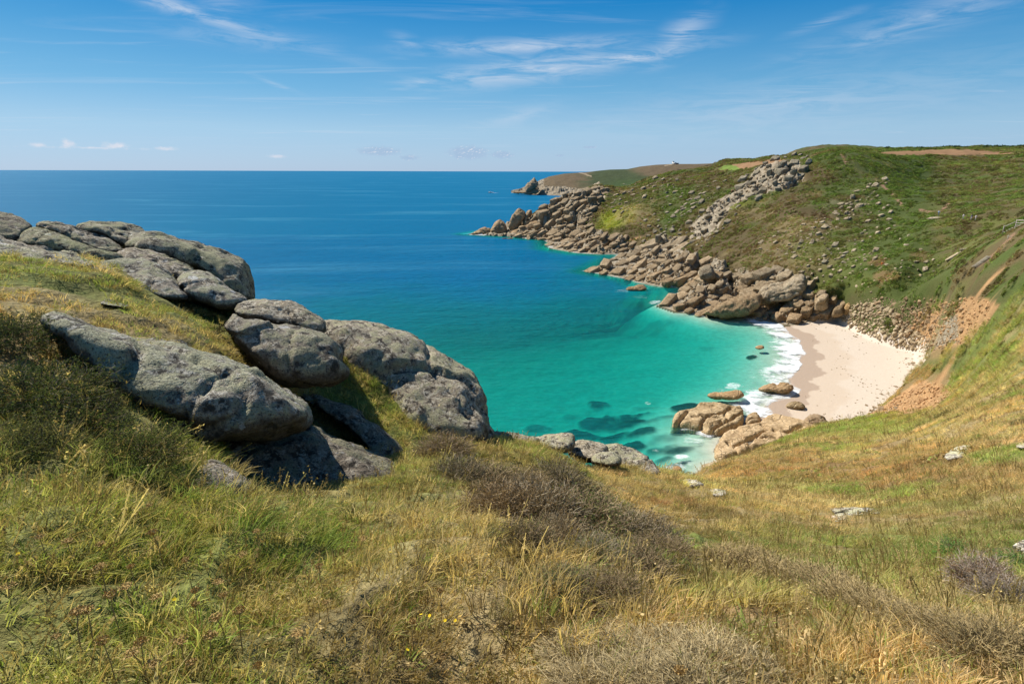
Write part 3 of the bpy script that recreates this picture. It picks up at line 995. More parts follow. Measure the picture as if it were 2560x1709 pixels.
def mat_near_rock():
    m, n = new_mat('lichen covered granite')
    p = n.pos()
    info = n.n('ShaderNodeObjectInfo')
    big = n.noise(p, 1.1, 3, .55)
    med = n.noise(p, 6.0, 5, .68)
    fin = n.noise(p, 55.0, 3, .75)
    cru = n.noise(p, 15.0, 4, .7, .4)
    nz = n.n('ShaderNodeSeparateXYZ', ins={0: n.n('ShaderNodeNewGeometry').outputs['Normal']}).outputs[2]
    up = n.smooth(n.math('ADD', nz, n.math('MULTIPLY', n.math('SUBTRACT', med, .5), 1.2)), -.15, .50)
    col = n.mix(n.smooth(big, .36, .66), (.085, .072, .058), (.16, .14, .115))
    col = n.mix(n.math('MULTIPLY', up, .8), col, (.37, .32, .25))  # sides left dark as painted shade, upward faces lightened like sunlit tops
    # black lichen
    col = n.mix(n.math('MULTIPLY', n.smooth(med, .50, .40), .88), col, (.045, .041, .035))
    # pale grey crust, thinned on the sides to keep their painted shade
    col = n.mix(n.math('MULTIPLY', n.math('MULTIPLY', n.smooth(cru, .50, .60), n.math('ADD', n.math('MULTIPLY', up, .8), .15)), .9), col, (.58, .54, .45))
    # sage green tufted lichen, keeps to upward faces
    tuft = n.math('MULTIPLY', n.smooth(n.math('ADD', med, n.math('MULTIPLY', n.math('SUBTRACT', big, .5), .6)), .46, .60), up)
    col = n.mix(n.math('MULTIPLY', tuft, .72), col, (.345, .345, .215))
    # bright white spots
    spot = n.noise(p, 4.3, 2, .5)
    col = n.mix(n.math('MULTIPLY', n.smooth(spot, .70, .735), .7), col, (.62, .62, .60))
    # dark crystals
    col = n.mix(n.math('MULTIPLY', n.smooth(fin, .49, .36), .8), col, (.05, .044, .038))
    col = n.mix(1.0, col, info.outputs['Color'], 'MULTIPLY')
    h = n.math('ADD', n.math('ADD', n.math('MULTIPLY', med, .55), n.math('MULTIPLY', cru, .3)), n.math('MULTIPLY', fin, .30))
    bs = n.n('ShaderNodeBsdfPrincipled', ins={'Base Color': col, 'Roughness': .95, 'Normal': n.bump(h, 1.0, .09), 'Specular IOR Level': .15})
    n.out(bs.outputs[0])
    return m


M_ROCK, M_BOULDER = mat_far_rock(), mat_near_rock()


# ------------------------------------------------------------------ rock shapes
def ico(sub):
    bm = bmesh.new()
    bmesh.ops.create_icosphere(bm, subdivisions=sub, radius=1.0)
    v = np.array([q.co for q in bm.verts])
    f = np.array([[w.index for w in q.verts] for q in bm.faces], np.int32)
    bm.free()
    return v, f


ICO = {k: ico(k) for k in (3, 4, 5)}


def block_mesh(seed, sharp=14, sub=4, rough=.06, box=True, cuts=(4, 9)):
    """irregular granite block: a jointed polytope with worn edges, about 2 units across"""
    g = np.random.default_rng(seed)
    v, f = ICO[sub]
    pl, dd = [], []
    if box:
        for ax in range(3):
            for sg in (-1, 1):
                q = np.zeros(3)
                q[ax] = sg
                q += g.normal(0, .16, 3)
                pl.append(q / np.linalg.norm(q))
                dd.append(g.uniform(.72, 1.0))
    for k in range(g.integers(*cuts)):
        q = g.normal(0, 1, 3)
        pl.append(q / np.linalg.norm(q))
        dd.append(g.uniform(.74, 1.05))
    pl, dd = np.array(pl), np.array(dd)
    dot = np.maximum(v @ pl.T, 0) / dd
    rad = (dot ** sharp).sum(1) ** (-1.0 / sharp)
    w = v * np.minimum(rad, 1.5)[:, None]
    n3 = fbm(w * 1.4 + seed * 3.1, 4, seed=seed)
    n4 = fbm(w * 4.5 + seed * 1.7, 3, seed=seed + 5)
    w = w + v * (rough * 2.0 * n3 + rough * .7 * n4)[:, None]
    # a joint or two sawn into the block
    for k in range(g.integers(0, 3)):
        q = g.normal(0, 1, 3)
        q /= np.linalg.norm(q)
        t = w @ q - g.uniform(-.35, .35)
        w = w - v * (.10 * np.exp(-(t / .05) ** 2))[:, None]
    return w, f


def slab_mesh(seed):
    """angular joint block: hull of a chamfered, skewed box with crisp edges"""
    g = np.random.default_rng(seed)
    pts = []
    for sx in (-1, 1):
        for sy in (-1, 1):
            for sz in (-1, 1):
                c = np.array([sx, sy, sz]) * g.uniform(.72, 1.05, 3)
                if g.uniform() < .45:                      # corner knocked off
                    for ax in range(3):
                        q = c.copy()
                        q[ax] -= np.sign(q[ax]) * g.uniform(.25, .8)
                        pts.append(q)
                else:
                    pts.append(c)
    bm = bmesh.new()
    for q in pts:
        bm.verts.new(q)
    r = bmesh.ops.convex_hull(bm, input=bm.verts[:])
    bmesh.ops.delete(bm, geom=[e for e in r['geom_interior'] if isinstance(e, bmesh.types.BMVert)], context='VERTS')
    bmesh.ops.dissolve_limit(bm, angle_limit=.06, verts=bm.verts[:], edges=bm.edges[:])
    bmesh.ops.bevel(bm, geom=bm.edges[:], offset=.035, segments=1, affect='EDGES', profile=.5, clamp_overlap=True)
    bmesh.ops.triangulate(bm, faces=bm.faces[:])
    bmesh.ops.subdivide_edges(bm, edges=[e for e in bm.edges if e.calc_length() > .4], cuts=2, use_grid_fill=True)
    bmesh.ops.triangulate(bm, faces=bm.faces[:])
    bm.normal_update()
    v = np.array([q.co for q in bm.verts])
    nn = np.array([q.normal for q in bm.verts])
    bm.verts.index_update()
    f = np.array([[w.index for w in q.verts] for q in bm.faces], np.int32)
    bm.free()
    v = v + nn * (.06 * fbm(v * 1.6 + seed, 3, seed=seed) + .045 * fbm(v * 5 + seed, 2, seed=seed + 2))[:, None]
    return make_mesh('rock_block', v, f, smooth=False)


def mesh_block(name, *a, **k):
    sm = k.pop('smooth', True)
    w, f = block_mesh(*a, **k)
    return make_mesh(name, w, f, smooth=sm)


SHARP = [mesh_block('rock_block', 100 + k, sharp=34, sub=4, rough=.085, smooth=False) for k in range(14)]
JOINTED = [slab_mesh(150 + k) for k in range(18)]
ROUND = [mesh_block('rock_block', 200 + k, sharp=14, sub=4, rough=.06, smooth=False) for k in range(5)] + [slab_mesh(230 + k) for k in range(5)]
SMALL = [mesh_block('rock_block', 300 + k, sharp=13, sub=3, rough=.06) for k in range(8)]
for _m in SHARP + JOINTED + ROUND + SMALL:
    _m.materials.append(M_ROCK)


def slope_frame(x, y, e=2.0):
    """unit downhill, across and normal vectors of the ground"""
    zx = (ground_z(x + e, y) - ground_z(x - e, y)) / (2 * e)
    zy = (ground_z(x, y + e) - ground_z(x, y - e)) / (2 * e)
    n = np.array([-zx, -zy, 1.0])
    n /= np.linalg.norm(n)
    dn = np.array([-zx, -zy, -(zx * zx + zy * zy)])
    if np.linalg.norm(dn) < 1e-6:
        dn = np.array([1.0, 0, 0])
    dn /= np.linalg.norm(dn)
    return dn, np.cross(n, dn), n


def place_block(parent, name, pool, px, py, size_px, g, tone, dims=(1.35, .95, .8), sink=.12, lay=.5, loc=None, yaw=None, aligned=False, **tags):
    """one block on the ground under a pixel; size_px = its length in the photograph"""
    if loc is None:
        h = hit(px, py, 60.0)
        if h is None:
            return None
        c, r = h
    else:
        c = np.array(loc, float)
        r = math.hypot(c[0], c[1])
    s = size_px * math.sqrt(r * r + (EYE - c[2]) ** 2) / FPX * .5 * (.40 if aligned else .52)
    dn, ac, nn = slope_frame(c[0], c[1], max(2.0, s))
    up = nn * lay + np.array([0, 0, 1 - lay])
    up /= np.linalg.norm(up)
    a = dn - up * (dn @ up)
    if np.linalg.norm(a) < 1e-6:
        a = np.array([1.0, 0, 0])
    a /= np.linalg.norm(a)
    b = np.cross(up, a)
    rot = Matrix((a, b, up)).transposed()
    if aligned:            # bedrock: every block keeps to the same joint planes
        ja = np.array([.78, .50, .36])
        ja /= np.linalg.norm(ja)
        jb = np.array([-.55, .80, .10])
        jb -= ja * (jb @ ja)
        jb /= np.linalg.norm(jb)
        rot = Matrix((ja, jb, np.cross(ja, jb))).transposed()
    rz = (g.normal(0, .22) if aligned else g.uniform(-1.1, 1.1)) if yaw is None else yaw
    rot = rot @ Matrix.Rotation(rz, 3, 'Z') @ Matrix.Rotation(g.normal(0, .12 if aligned else .25), 3, 'X') @ Matrix.Rotation(g.normal(0, .12 if aligned else .25), 3, 'Y') @ Matrix.Rotation(math.pi * g.integers(0, 2), 3, 'Z')
    d = np.array(dims) * s * g.uniform(.65, 1.3, 3)
    o = link(name, pool[g.integers(0, len(pool))], None, parent=parent, **tags)
    M = Matrix.Translation(c + np.array([0, 0, 1]) * d[2] * (1 - 2 * sink) * .32) @ rot.to_4x4() @ Matrix.Diagonal((*d, 1))
    o.matrix_world = M if parent is None else M
    if parent is not None:
        o.matrix_parent_inverse = Matrix.Identity(4)
        o.matrix_basis = Matrix.Translation(-Vector(parent.location)) @ M
    t = np.array(tone) * g.uniform(.9, 1.1)
    o.color = (*t, 1.0)
    return o


TAN_, GREY_, PALE_, DARK_, PINK_ = (1.06, .93, .78), (.88, .90, .88), (1.28, 1.25, 1.18), (.62, .58, .55), (1.2, .95, .75)


def outcrop(label, poly, n, size, pool, seed, tone, dims=(1.35, .95, .8), name='granite_outcrop', part='block', lay=.5, skew=1.7, gap=.42, tone2=None, cat='outcrop'):
    g = np.random.default_rng(seed)
    poly = np.array(poly, float)
    if pool is ROUND:          # crags thin out into the heath around them
        poly = poly.mean(0) + (poly - poly.mean(0)) * 1.22
        n, gap = int(n * .8), gap * 1.35
    lo, hi = poly.min(0), poly.max(0)
    c = hit(*poly.mean(0), 60.0)
    base = c[0] if c is not None else at_z(*poly.mean(0), 0.0)
    root = bpy.data.objects.new(name, None)
    SC.collection.objects.link(root)
    root.location = base
    root['label'] = label
    root['category'] = cat
    put = []
    tries = 0
    sizes = np.sort(size[0] + (size[1] - size[0]) * g.uniform(0, 1, n) ** (skew * 1.7))[::-1]
    cand = g.uniform(lo, hi, (9000, 2))
    cand = cand[inside(cand[:, 0], cand[:, 1], poly)]
    done = np.zeros((0, 3))
    j = 0
    for s in sizes:
        ok = False
        for _ in range(40):
            q = cand[j % len(cand)]
            j += 1
            if ((q[0] - done[:, 0]) ** 2 + ((q[1] - done[:, 1]) * 1.7) ** 2 > (.62 * gap * (s + done[:, 2])) ** 2).all():
                ok = True
                break
        if not ok:
            continue
        done = np.vstack([done, (q[0], q[1], s)])
        tn = np.array(tone)
        if tone2 is not None:
            k = (q[1] - lo[1]) / (hi[1] - lo[1])
            tn = tn * (1 - k) + np.array(tone2) * k
        place_block(root, part, pool, q[0], q[1], s, g, tn, dims=dims, lay=lay, aligned=pool is JOINTED or pool is ROUND)
    bpy.context.view_layer.update()
    return root


outcrop('jagged granite ridge climbing from the water to the far point', [(1295, 580), (1330, 545), (1380, 500), (1440, 482), (1500, 468), (1524, 476), (1492, 510), (1474, 560), (1480, 582), (1420, 595), (1340, 592)], 290, (7, 50), JOINTED, 1, (.95, .86, .74), dims=(1.5, .9, .8), tone2=(1.02, .9, .74))
outcrop('tumbled granite slabs along the water below the lime green patch', [(1290, 593), (1400, 575), (1470, 590), (1560, 592), (1590, 612), (1555, 632), (1440, 630), (1378, 615)], 280, (7, 48), JOINTED, 2, TAN_, dims=(1.6, .9, .62))
outcrop('seaward half of the rocky point of tan slabs beside the small islet', [(1476, 678), (1530, 650), (1600, 620), (1625, 612), (1655, 650), (1680, 712), (1600, 703), (1520, 690)], 270, (8, 66), JOINTED, 3, (1.05, .97, .86), dims=(1.55, .95, .65), tone2=(1.08, .9, .7))
outcrop('landward half of the rocky point of tan slabs below the rounded tor', [(1625, 612), (1640, 606), (1700, 602), (1720, 640), (1770, 655), (1800, 700), (1720, 716), (1680, 712), (1655, 650)], 270, (8, 66), JOINTED, 33, (1.05, .97, .86), dims=(1.55, .95, .65), tone2=(1.08, .9, .7))
outcrop('surf washed brown rocks left of the broad pale leaning slab', [(1650, 762), (1700, 735), (1760, 700), (1800, 680), (1850, 690), (1870, 740), (1880, 795), (1760, 790), (1700, 776)], 280, (8, 74), JOINTED, 4, (1.0, .93, .82), dims=(1.5, .95, .75), tone2=(1.0, .82, .64))
outcrop('big brown cliff blocks standing at the back of the sand', [(1850, 690), (1880, 690), (1940, 680), (2000, 700), (2040, 730), (2095, 760), (2105, 788), (1960, 803), (1880, 795), (1870, 740)], 280, (8, 74), JOINTED, 34, (1.0, .93, .82), dims=(1.4, .95, .85), tone2=(1.0, .82, .64))
outcrop('tall grey tor just under the skyline below the brown field', [(1850, 470), (1900, 420), (1960, 400), (2005, 398), (2008, 440), (1950, 470), (1900, 495)], 80, (15, 48), ROUND, 5, GREY_, dims=(1.2, .95, 1.0))
outcrop('grey rock band running downhill from the tall tor', [(1770, 535), (1800, 505), (1850, 470), (1880, 490), (1840, 520), (1785, 548)], 40, (11, 34), ROUND, 6, (.92, .91, .86))
outcrop('stack of grey rounded rocks halfway down the slope', [(1725, 560), (1760, 525), (1800, 530), (1830, 545), (1790, 580), (1760, 612), (1725, 602)], 60, (12, 36), ROUND, 7, (.92, .91, .86))
outcrop('smooth rounded grey tor at the top of the middle point', [(1612, 602), (1640, 577), (1690, 572), (1704, 590), (1665, 605), (1630, 615)], 34, (16, 38), ROUND, 8, (.88, .88, .84), dims=(1.1, .95, 1.1))
outcrop('slanting grey ledge alone in the heather', [(1685, 542), (1720, 502), (1765, 482), (1748, 512), (1712, 540)], 22, (12, 32), ROUND, 9, (.95, .93, .87), dims=(1.6, .9, .6))
outcrop('scattered pale rocks high on the far point', [(1520, 525), (1560, 480), (1640, 450), (1695, 458), (1690, 490), (1620, 500), (1560, 530)], 80, (8, 28), ROUND, 10, (1.05, 1.0, .9), gap=.5)
outcrop('pale tor on the ridge left of the green valley', [(2095, 525), (2140, 475), (2200, 455), (2215, 463), (2180, 500), (2130, 540)], 50, (9, 34), ROUND, 11, (1.1, 1.06, .96))
outcrop('broken pale rocks trailing down the slope under the ridge tor', [(1990, 612), (2050, 560), (2105, 522), (2120, 545), (2060, 592), (2000, 640), (1960, 640)], 50, (8, 30), ROUND, 12, (1.15, 1.1, .98), gap=.55)
outcrop('grey boulder cluster on the grassy slope above the beach cliff', [(2048, 650), (2062, 622), (2100, 612), (2125, 620), (2122, 645), (2080, 665)], 16, (9, 30), ROUND, 13, (1.0, 1.0, .93))
outcrop('small grey rocks in the green below the ridge tor', [(2115, 600), (2150, 585), (2165, 590), (2150, 610), (2120, 612)], 8, (8, 18), ROUND, 14, (.95, .95, .9))
outcrop('heap of pale stones at the back of the beach', [(2096, 792), (2130, 764), (2190, 752), (2225, 772), (2260, 800), (2300, 835), (2345, 862), (2310, 884), (2270, 868), (2200, 848), (2140, 824)], 290, (7, 22), SMALL, 15, (1.38, 1.28, 1.12), gap=.40, name='stone_scree', part='stone', skew=2.2, cat='scree')
outcrop('brown broken blocks in the bank behind the beach stones', [(2225, 800), (2280, 770), (2340, 790), (2370, 830), (2370, 860), (2280, 870), (2250, 850)], 46, (7, 26), JOINTED, 16, (1.15, .95, .75), name='bank_rocks', gap=.5)
outcrop('brown earth bank of loose rocks between the beach stones and the green valley', [(2160, 768), (2210, 738), (2300, 742), (2400, 755), (2470, 770), (2430, 840), (2370, 872), (2300, 850), (2230, 800)], 120, (5, 22), JOINTED, 18, (1.2, 1.0, .8), name='bank_rocks', gap=.55, skew=2.0)
outcrop('low brown rocks at the foot of the orange earth slip', [(2120, 1052), (2150, 1030), (2190, 1012), (2240, 1005), (2262, 1012), (2240, 1032), (2160, 1050)], 20, (9, 34), JOINTED, 17, (.95, .82, .68), name='bank_rocks', gap=.5)
outcrop('pale ledges scattered across the heath right of the grey rock stack', [(1880, 620), (1950, 570), (2050, 545), (2090, 580), (1990, 640), (1910, 655)], 46, (8, 26), JOINTED, 40, (1.15, 1.1, 1.0), gap=1.0)
outcrop('half buried pale rocks in the grass over the big beach blocks', [(1980, 670), (2080, 640), (2180, 615), (2215, 650), (2120, 705), (2020, 705)], 46, (8, 24), JOINTED, 41, (1.2, 1.14, 1.02), gap=1.0)
outcrop('grey ledges in the heather between the tall tor and the lime patch', [(1600, 560), (1680, 500), (1760, 460), (1830, 440), (1800, 480), (1720, 540), (1640, 580)], 40, (8, 26), JOINTED, 42, (.95, .94, .88), gap=1.1)
outcrop('pale rocks breaking the turf below the right hand ridge tor', [(2140, 560), (2200, 500), (2230, 520), (2240, 580), (2180, 600)], 26, (8, 22), JOINTED, 43, (1.2, 1.15, 1.04), gap=1.0)
# ------------------------------------------------------------------ the headland beyond the bay
def build_headland():
    base_px = np.array([(1278, 482), (1300, 483.5), (1326, 486), (1388, 489), (1412, 490), (1470, 491), (1560, 491), (1700, 491), (1860, 491)], float)
    mid_px = np.array([(1278, 481), (1300, 478), (1326, 470), (1360, 466), (1388, 468), (1412, 474), (1470, 472), (1560, 470), (1860, 466)], float)
    top_px = np.array([(1278, 480.6), (1300, 476), (1326, 464), (1345, 455), (1360, 447), (1372, 441.5), (1390, 438), (1411, 434), (1440, 432), (1464, 431), (1495, 427), (1525, 424), (1568, 423), (1600, 416.5), (1640, 412), (1686, 410),
                       (1740, 410), (1800, 408), (1860, 406)], float)
    xs = np.arange(1278, 1861, 1.4)
    tb = np.interp(xs, *base_px.T)
    tm = np.interp(xs, *mid_px.T)
    tt = np.interp(xs, *top_px.T)
    ts = np.concatenate([np.linspace(0, .2, 14, endpoint=False), np.linspace(.2, 1, 44), [1.15, 1.4, 1.8]])
    A, T = np.meshgrid(np.arange(len(xs)), ts, indexing='ij')
    rb = np.hypot(*at_z(xs, tb, 0.0)[:, :2].T)
    depth = np.interp(xs, [1278, 1330, 1400, 1500, 1700, 1860], [40, 120, 200, 300, 380, 420])
    R = rb[A] + depth[A] * np.minimum(T, 1.0) + np.maximum(T - 1, 0) * depth[A]
    u = np.clip((T - .2) / .8, 0, 1)
    PY = np.where(T < .2, tb[A] + (tm - tb)[A] * (T / .2) ** .8, tm[A] + (tt - tm)[A] * (1 - (1 - u) ** 1.35))
    P = at_range(xs[A], PY, R)
    q2 = P[..., :2]
    rocky = sstep(.30, .12, T + .12 * fbm(q2 / 20.0, 3, seed=61)) + .0
    rocky = np.maximum(rocky, sstep(1372, 1345, xs[A]))
    d1, d2, ra, rb2 = cells(np.stack([q2[..., 0] / 16, q2[..., 1] / 9], -1), seed=62)
    P[..., 2] += rocky * sstep(0, .06, T) * ((ra - .4) * 7 - 5 * sstep(.2, 0, d2 - d1))
    P[..., 2] += (1 - rocky) * 1.2 * fbm(q2 / 12.0, 4, seed=63) * sstep(1.0, .9, T)
    P[..., 2] = np.where(T <= 0, -1.5, np.maximum(P[..., 2], .2))
    P[..., 2] = np.where(T > 1, P[..., 2] - (T - 1) * 30, P[..., 2])
    n = fbm(q2 / 40.0, 4, seed=64)
    gx = xs[A]
    c = np.array([.175, .13, .075]) + 0 * P
    grn = sstep(1440, 1490, gx + 40 * n) * sstep(1640, 1560, gx + 40 * n - (PY - 430) * 3)
    c = c + (np.array([.052, .085, .03]) - c) * (grn * .9)[..., None]
    c = c + (np.array([.06, .105, .03]) - c) * (sstep(1500, 1560, gx) * sstep(440, 460, PY))[..., None]
    pth = sstep(2.2, .8, seg_dist(gx, PY, [(1448, 431.5), (1462, 435), (1478, 441)], closed=False)) + sstep(1.6, .6, seg_dist(gx, PY, [(1662, 414), (1680, 411)], closed=False))
    c = c + (np.array([.42, .33, .22]) - c) * np.clip(pth, 0, 1)[..., None]
    idx = np.arange(A.size, dtype=np.int32).reshape(A.shape)
    F = np.stack([idx[:-1, :-1], idx[1:, :-1], idx[1:, 1:], idx[:-1, 1:]], -1).reshape(-1, 4)
    col = np.concatenate([c, np.ones(A.shape + (1,))], -1).reshape(-1, 4)
    att = {'cover': col, 'bare': np.zeros(A.size), 'stone': np.clip(rocky, 0, 1).ravel()}
    me = make_mesh('far_headland', P.reshape(-1, 3), F, att)
    link('far_headland', me, M_TURF, kind='structure')
    return P, F, att, rocky, A, T


HEAD = build_headland()


# ------------------------------------------------------------------ rocks traced in outline, with a body of their own
def outline_rock(name, pts, r_bot, dr_top, front, back, v=.55, amp=.035, vox=60, seed=1, mat=None, sub=None, tone=(1, 1, 1), p=2.3, **tags):
    """solid boulder whose silhouette follows pts: range r_bot at its foot, dr_top further back at its top; front / back = bulge in metres"""
    q = smooth_poly(pts, 110)
    ylo, yhi = q[:, 1].min(), q[:, 1].max()
    if dr_top is None:          # standing on level ground of height r_bot
        cx = q[:, 0].mean()
        ra, rb = (float(np.hypot(*at_z(cx, yy, r_bot)[:2])) for yy in (yhi, ylo))
        r_bot, dr_top = ra + .05 * (rb - ra), .34 * (rb - ra)
    xlo, xhi = q[:, 0].min(), q[:, 0].max()

    def skel(fx):
        x = xlo + (xhi - xlo) * fx
        ys = []
        for k in range(len(q)):
            a, b = q[k], q[(k + 1) % len(q)]
            if (a[0] - x) * (b[0] - x) <= 0 and a[0] != b[0]:
                ys.append(a[1] + (b[1] - a[1]) * (x - a[0]) / (b[0] - a[0]))
        ys = ys or [ylo, yhi]
        return np.array([x, min(ys) + (max(ys) - min(ys)) * v])

    sa, sb = skel(.28), skel(.72)
    f = np.clip((q[:, 0] - sa[0]) / (sb[0] - sa[0]), 0, 1)[:, None]
    sk = sa * (1 - f) + sb * f
    S = np.linspace(1, 0, 16)
    V = []
    for sgn, bulge in ((-1, front), (1, back)):
        for k, s in enumerate(S):
            if sgn > 0 and k == 0:
                continue
            b = sk + (q - sk) * s
            t = (yhi - b[:, 1]) / (yhi - ylo)
            rg = r_bot + dr_top * t + sgn * bulge * (1 - s ** p) ** (1 / p)
            V.append(at_range(b[:, 0], b[:, 1], rg))
    N = len(q)
    nf = len(S)
    V = np.concatenate(V)
    F = []
    j = np.arange(N)
    jn = (j + 1) % N

    def strip(a, b, flip):
        A, B, C, D = a + j, a + jn, b + jn, b + j
        F.append(np.stack([A, B, C, D] if not flip else [D, C, B, A], -1))

    for k in range(nf - 1):
        strip(k * N, (k + 1) * N, True)
    strip(0, nf * N, False)
    for k in range(nf - 2):
        strip((nf + k) * N, (nf + k + 1) * N, False)
    me = make_mesh(name, V, np.concatenate(F))
    size = float(np.linalg.norm(V.max(0) - V.min(0)))
    tmp = bpy.data.objects.new('tmp_rock', me)
    SC.collection.objects.link(tmp)
    md = tmp.modifiers.new('r', 'REMESH')
    md.mode = 'VOXEL'
    md.voxel_size = size / vox
    dg = bpy.context.evaluated_depsgraph_get()
    ev = bpy.data.meshes.new_from_object(tmp.evaluated_get(dg))
    bpy.data.objects.remove(tmp)
    bpy.data.meshes.remove(me)
    n = len(ev.vertices)
    co = np.empty(n * 3, np.float32)
    no = np.empty(n * 3, np.float32)
    ev.vertices.foreach_get('co', co)
    ev.vertices.foreach_get('normal', no)
    co, no = co.reshape(-1, 3).astype(float), no.reshape(-1, 3)
    c = co.mean(0)
    lo = co.min(0)
    w = co - c
    e = amp * size
    d = e * (1.0 * fbm(co * (2.2 / size) + seed, 3, seed=seed) + .55 * fbm(co * (7 / size) + seed, 4, seed=seed + 3) + .42 * fbm(co * (22 / size) + seed, 3, seed=seed + 7))
    # weathered joints
    g = np.random.default_rng(seed)
    for k in range(3):
        ax = g.normal(0, 1, 3)
        ax /= np.linalg.norm(ax)
        t = (w @ ax) / size - g.uniform(-.25, .25) + .05 * fbm(co * (4 / size), 3, seed=seed + 11)
        d = d - e * .5 * np.exp(-(t / .006) ** 2) + e * .20 * np.tanh(t / .006)
    co = co + no * d[:, None]
    base = np.array([c[0], c[1], lo[2]])
    ev.vertices.foreach_set('co', (co - base).astype(np.float32).ravel())
    ev.polygons.foreach_set('use_smooth', np.ones(len(ev.polygons), bool))
    ev.name = name
    ev.materials.clear()
    ev.update()
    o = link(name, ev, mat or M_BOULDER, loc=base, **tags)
    o.color = (*tone, 1)
    return o


def zz(pts, sc, ox, oy):
    return [(x * sc + ox, y * sc + oy) for x, y in pts]


Z5 = lambda p: zz(p, 180 / 1660, 1180, 450)
Z7 = lambda p: zz(p, .2998, 1450, 600)
Z8 = lambda p: zz(p, .153, 1250, 380)
ZP = lambda p: zz(p, .2129, 1680, 980)
# the point's sea stacks
outline_rock('sea_stack', Z5([(830, 1060), (870, 920), (940, 780), (990, 720), (1080, 660), (1150, 690), (1220, 730), (1240, 800), (1200, 900), (1150, 1000), (1050, 1120), (960, 1180), (880, 1160)]), 402, 6, 5, 7, v=.5, amp=.05, vox=46, seed=3, mat=M_ROCK, tone=(1.0, .86, .68), label='tallest pointed rock stack on the far point', cat='rock')
outline_rock('sea_stack', Z5([(430, 1230), (470, 1100), (560, 980), (640, 930), (720, 940), (770, 990), (800, 1080), (815, 1200), (780, 1260), (600, 1262), (470, 1255)]), 401, 5, 5, 6, v=.55, amp=.045, vox=46, seed=4, mat=M_ROCK, tone=(1.0, .84, .66), label='blocky square rock rising from the sea next to the tallest stack', cat='rock')
outline_rock('sea_stack', Z5([(-60, 1245), (80, 1200), (200, 1140), (300, 1090), (350, 1110), (430, 1130), (440, 1220), (300, 1255), (100, 1258)]), 401, 4, 4, 5, v=.6, amp=.04, vox=46, seed=5, mat=M_ROCK, tone=(1.02, .86, .68), label='low wedge shaped rock at the very tip of the far point', cat='rock')
outline_rock('sea_stack', Z5([(1180, 960), (1240, 800), (1300, 710), (1350, 705), (1365, 760), (1300, 880), (1230, 1000)]), 404, 4, 3, 5, v=.5, amp=.05, vox=40, seed=6, mat=M_ROCK, tone=(.98, .86, .7), label='narrow leaning rock fin behind the tallest stack', cat='rock')
outline_rock('shore_slab', Z5([(880, 1240), (1000, 1150), (1200, 1060), (1400, 960), (1560, 920), (1660, 950), (1620, 1010), (1450, 1080), (1330, 1180), (1200, 1280), (1050, 1300), (900, 1290)]), 392, 10, 3, 5, v=.55, amp=.035, vox=54, seed=7, mat=M_ROCK, tone=(1.12, .92, .72), label='long smooth tan slab sloping into the sea at the far point', cat='rock')
outline_rock('headland_pinnacle', Z8([(400, 640), (430, 560), (500, 500), (530, 450), (560, 420), (590, 470), (630, 510), (600, 580), (500, 640), (420, 670)]), 1085, 20, 12, 16, v=.5, amp=.06, vox=40, seed=8, mat=M_ROCK, tone=(.85, .78, .7), label='sharp rock pinnacle on the distant headland', cat='rock')
outline_rock('headland_tip_rocks', Z8([(215, 662), (300, 635), (400, 610), (500, 600), (620, 610), (640, 660), (520, 690), (350, 680), (250, 672)]), 1080, 14, 10, 12, v=.5, amp=.05, vox=40, seed=9, mat=M_ROCK, tone=(.95, .84, .72), label='low rocks at the foot of the distant pinnacle', cat='rock')
outline_rock('islet', Z7([(385, 412), (400, 388), (450, 385), (500, 368), (540, 376), (556, 410), (500, 424), (420, 422)]), 0, None, 2.0, 2.5, v=.5, amp=.04, vox=44, seed=10, mat=M_ROCK, tone=(1.1, .88, .66), label='small tan islet off the broad rocky point', cat='rock')
outline_rock('cave_block', Z7([(995, 290), (1000, 240), (1040, 212), (1090, 215), (1115, 260), (1120, 320), (1060, 340), (1010, 330)]), 204, 4, 3, 4, v=.45, amp=.03, vox=40, seed=11, mat=M_ROCK, tone=(.9, .86, .8), label='tall dark faced block beside the narrow cave gully', cat='rock')
outline_rock('leaning_slab', Z7([(1500, 500), (1510, 440), (1560, 400), (1700, 380), (1780, 330), (1850, 310), (1870, 350), (1850, 430), (1790, 480), (1600, 530)]), 184, 7, 3, 4, v=.55, amp=.055, p=3.2, vox=60, seed=12, mat=M_ROCK, tone=(1.0, .95, .88), label='broad pale slab leaning above the rocks next to the beach', cat='rock')
outline_rock('sea_wall_rock', Z7([(1030, 610), (1080, 590), (1180, 540), (1260, 490), (1400, 470), (1500, 460), (1500, 540), (1420, 600), (1300, 625), (1140, 640), (1080, 628)]), 176, 6, 3, 4, v=.35, amp=.05, p=3.0, vox=60, seed=13, mat=M_ROCK, tone=(1.0, .84, .66), label='dark undercut brown rock whose nose dips into the surf', cat='rock')
outline_rock('cliff_pillar', Z7([(2200, 620), (2205, 560), (2235, 525), (2260, 540), (2262, 590), (2240, 620)]), 181, 1.5, 1.5, 2, v=.5, amp=.03, vox=36, seed=14, mat=M_ROCK, tone=(1.2, .95, .62), label='upright orange tan pillar at the back corner of the beach', cat='rock')
outline_rock('cliff_block', Z7([(2100, 640), (2110, 580), (2150, 545), (2195, 550), (2200, 620), (2150, 645)]), 179, 1.5, 2, 3, v=.4, amp=.03, vox=36, seed=15, mat=M_ROCK, tone=(.85, .72, .56), label='dark square block left of the orange pillar at the beach', cat='rock')
outline_rock('cliff_boulder', Z7([(1970, 520), (1990, 470), (2040, 450), (2072, 455), (2065, 490), (2030, 530), (1990, 540)]), 181, 2, 2, 3, v=.5, amp=.03, vox=36, seed=16, mat=M_ROCK, tone=(1.1, .98, .84), label='pale tilted block perched over the beach cliff', cat='rock')
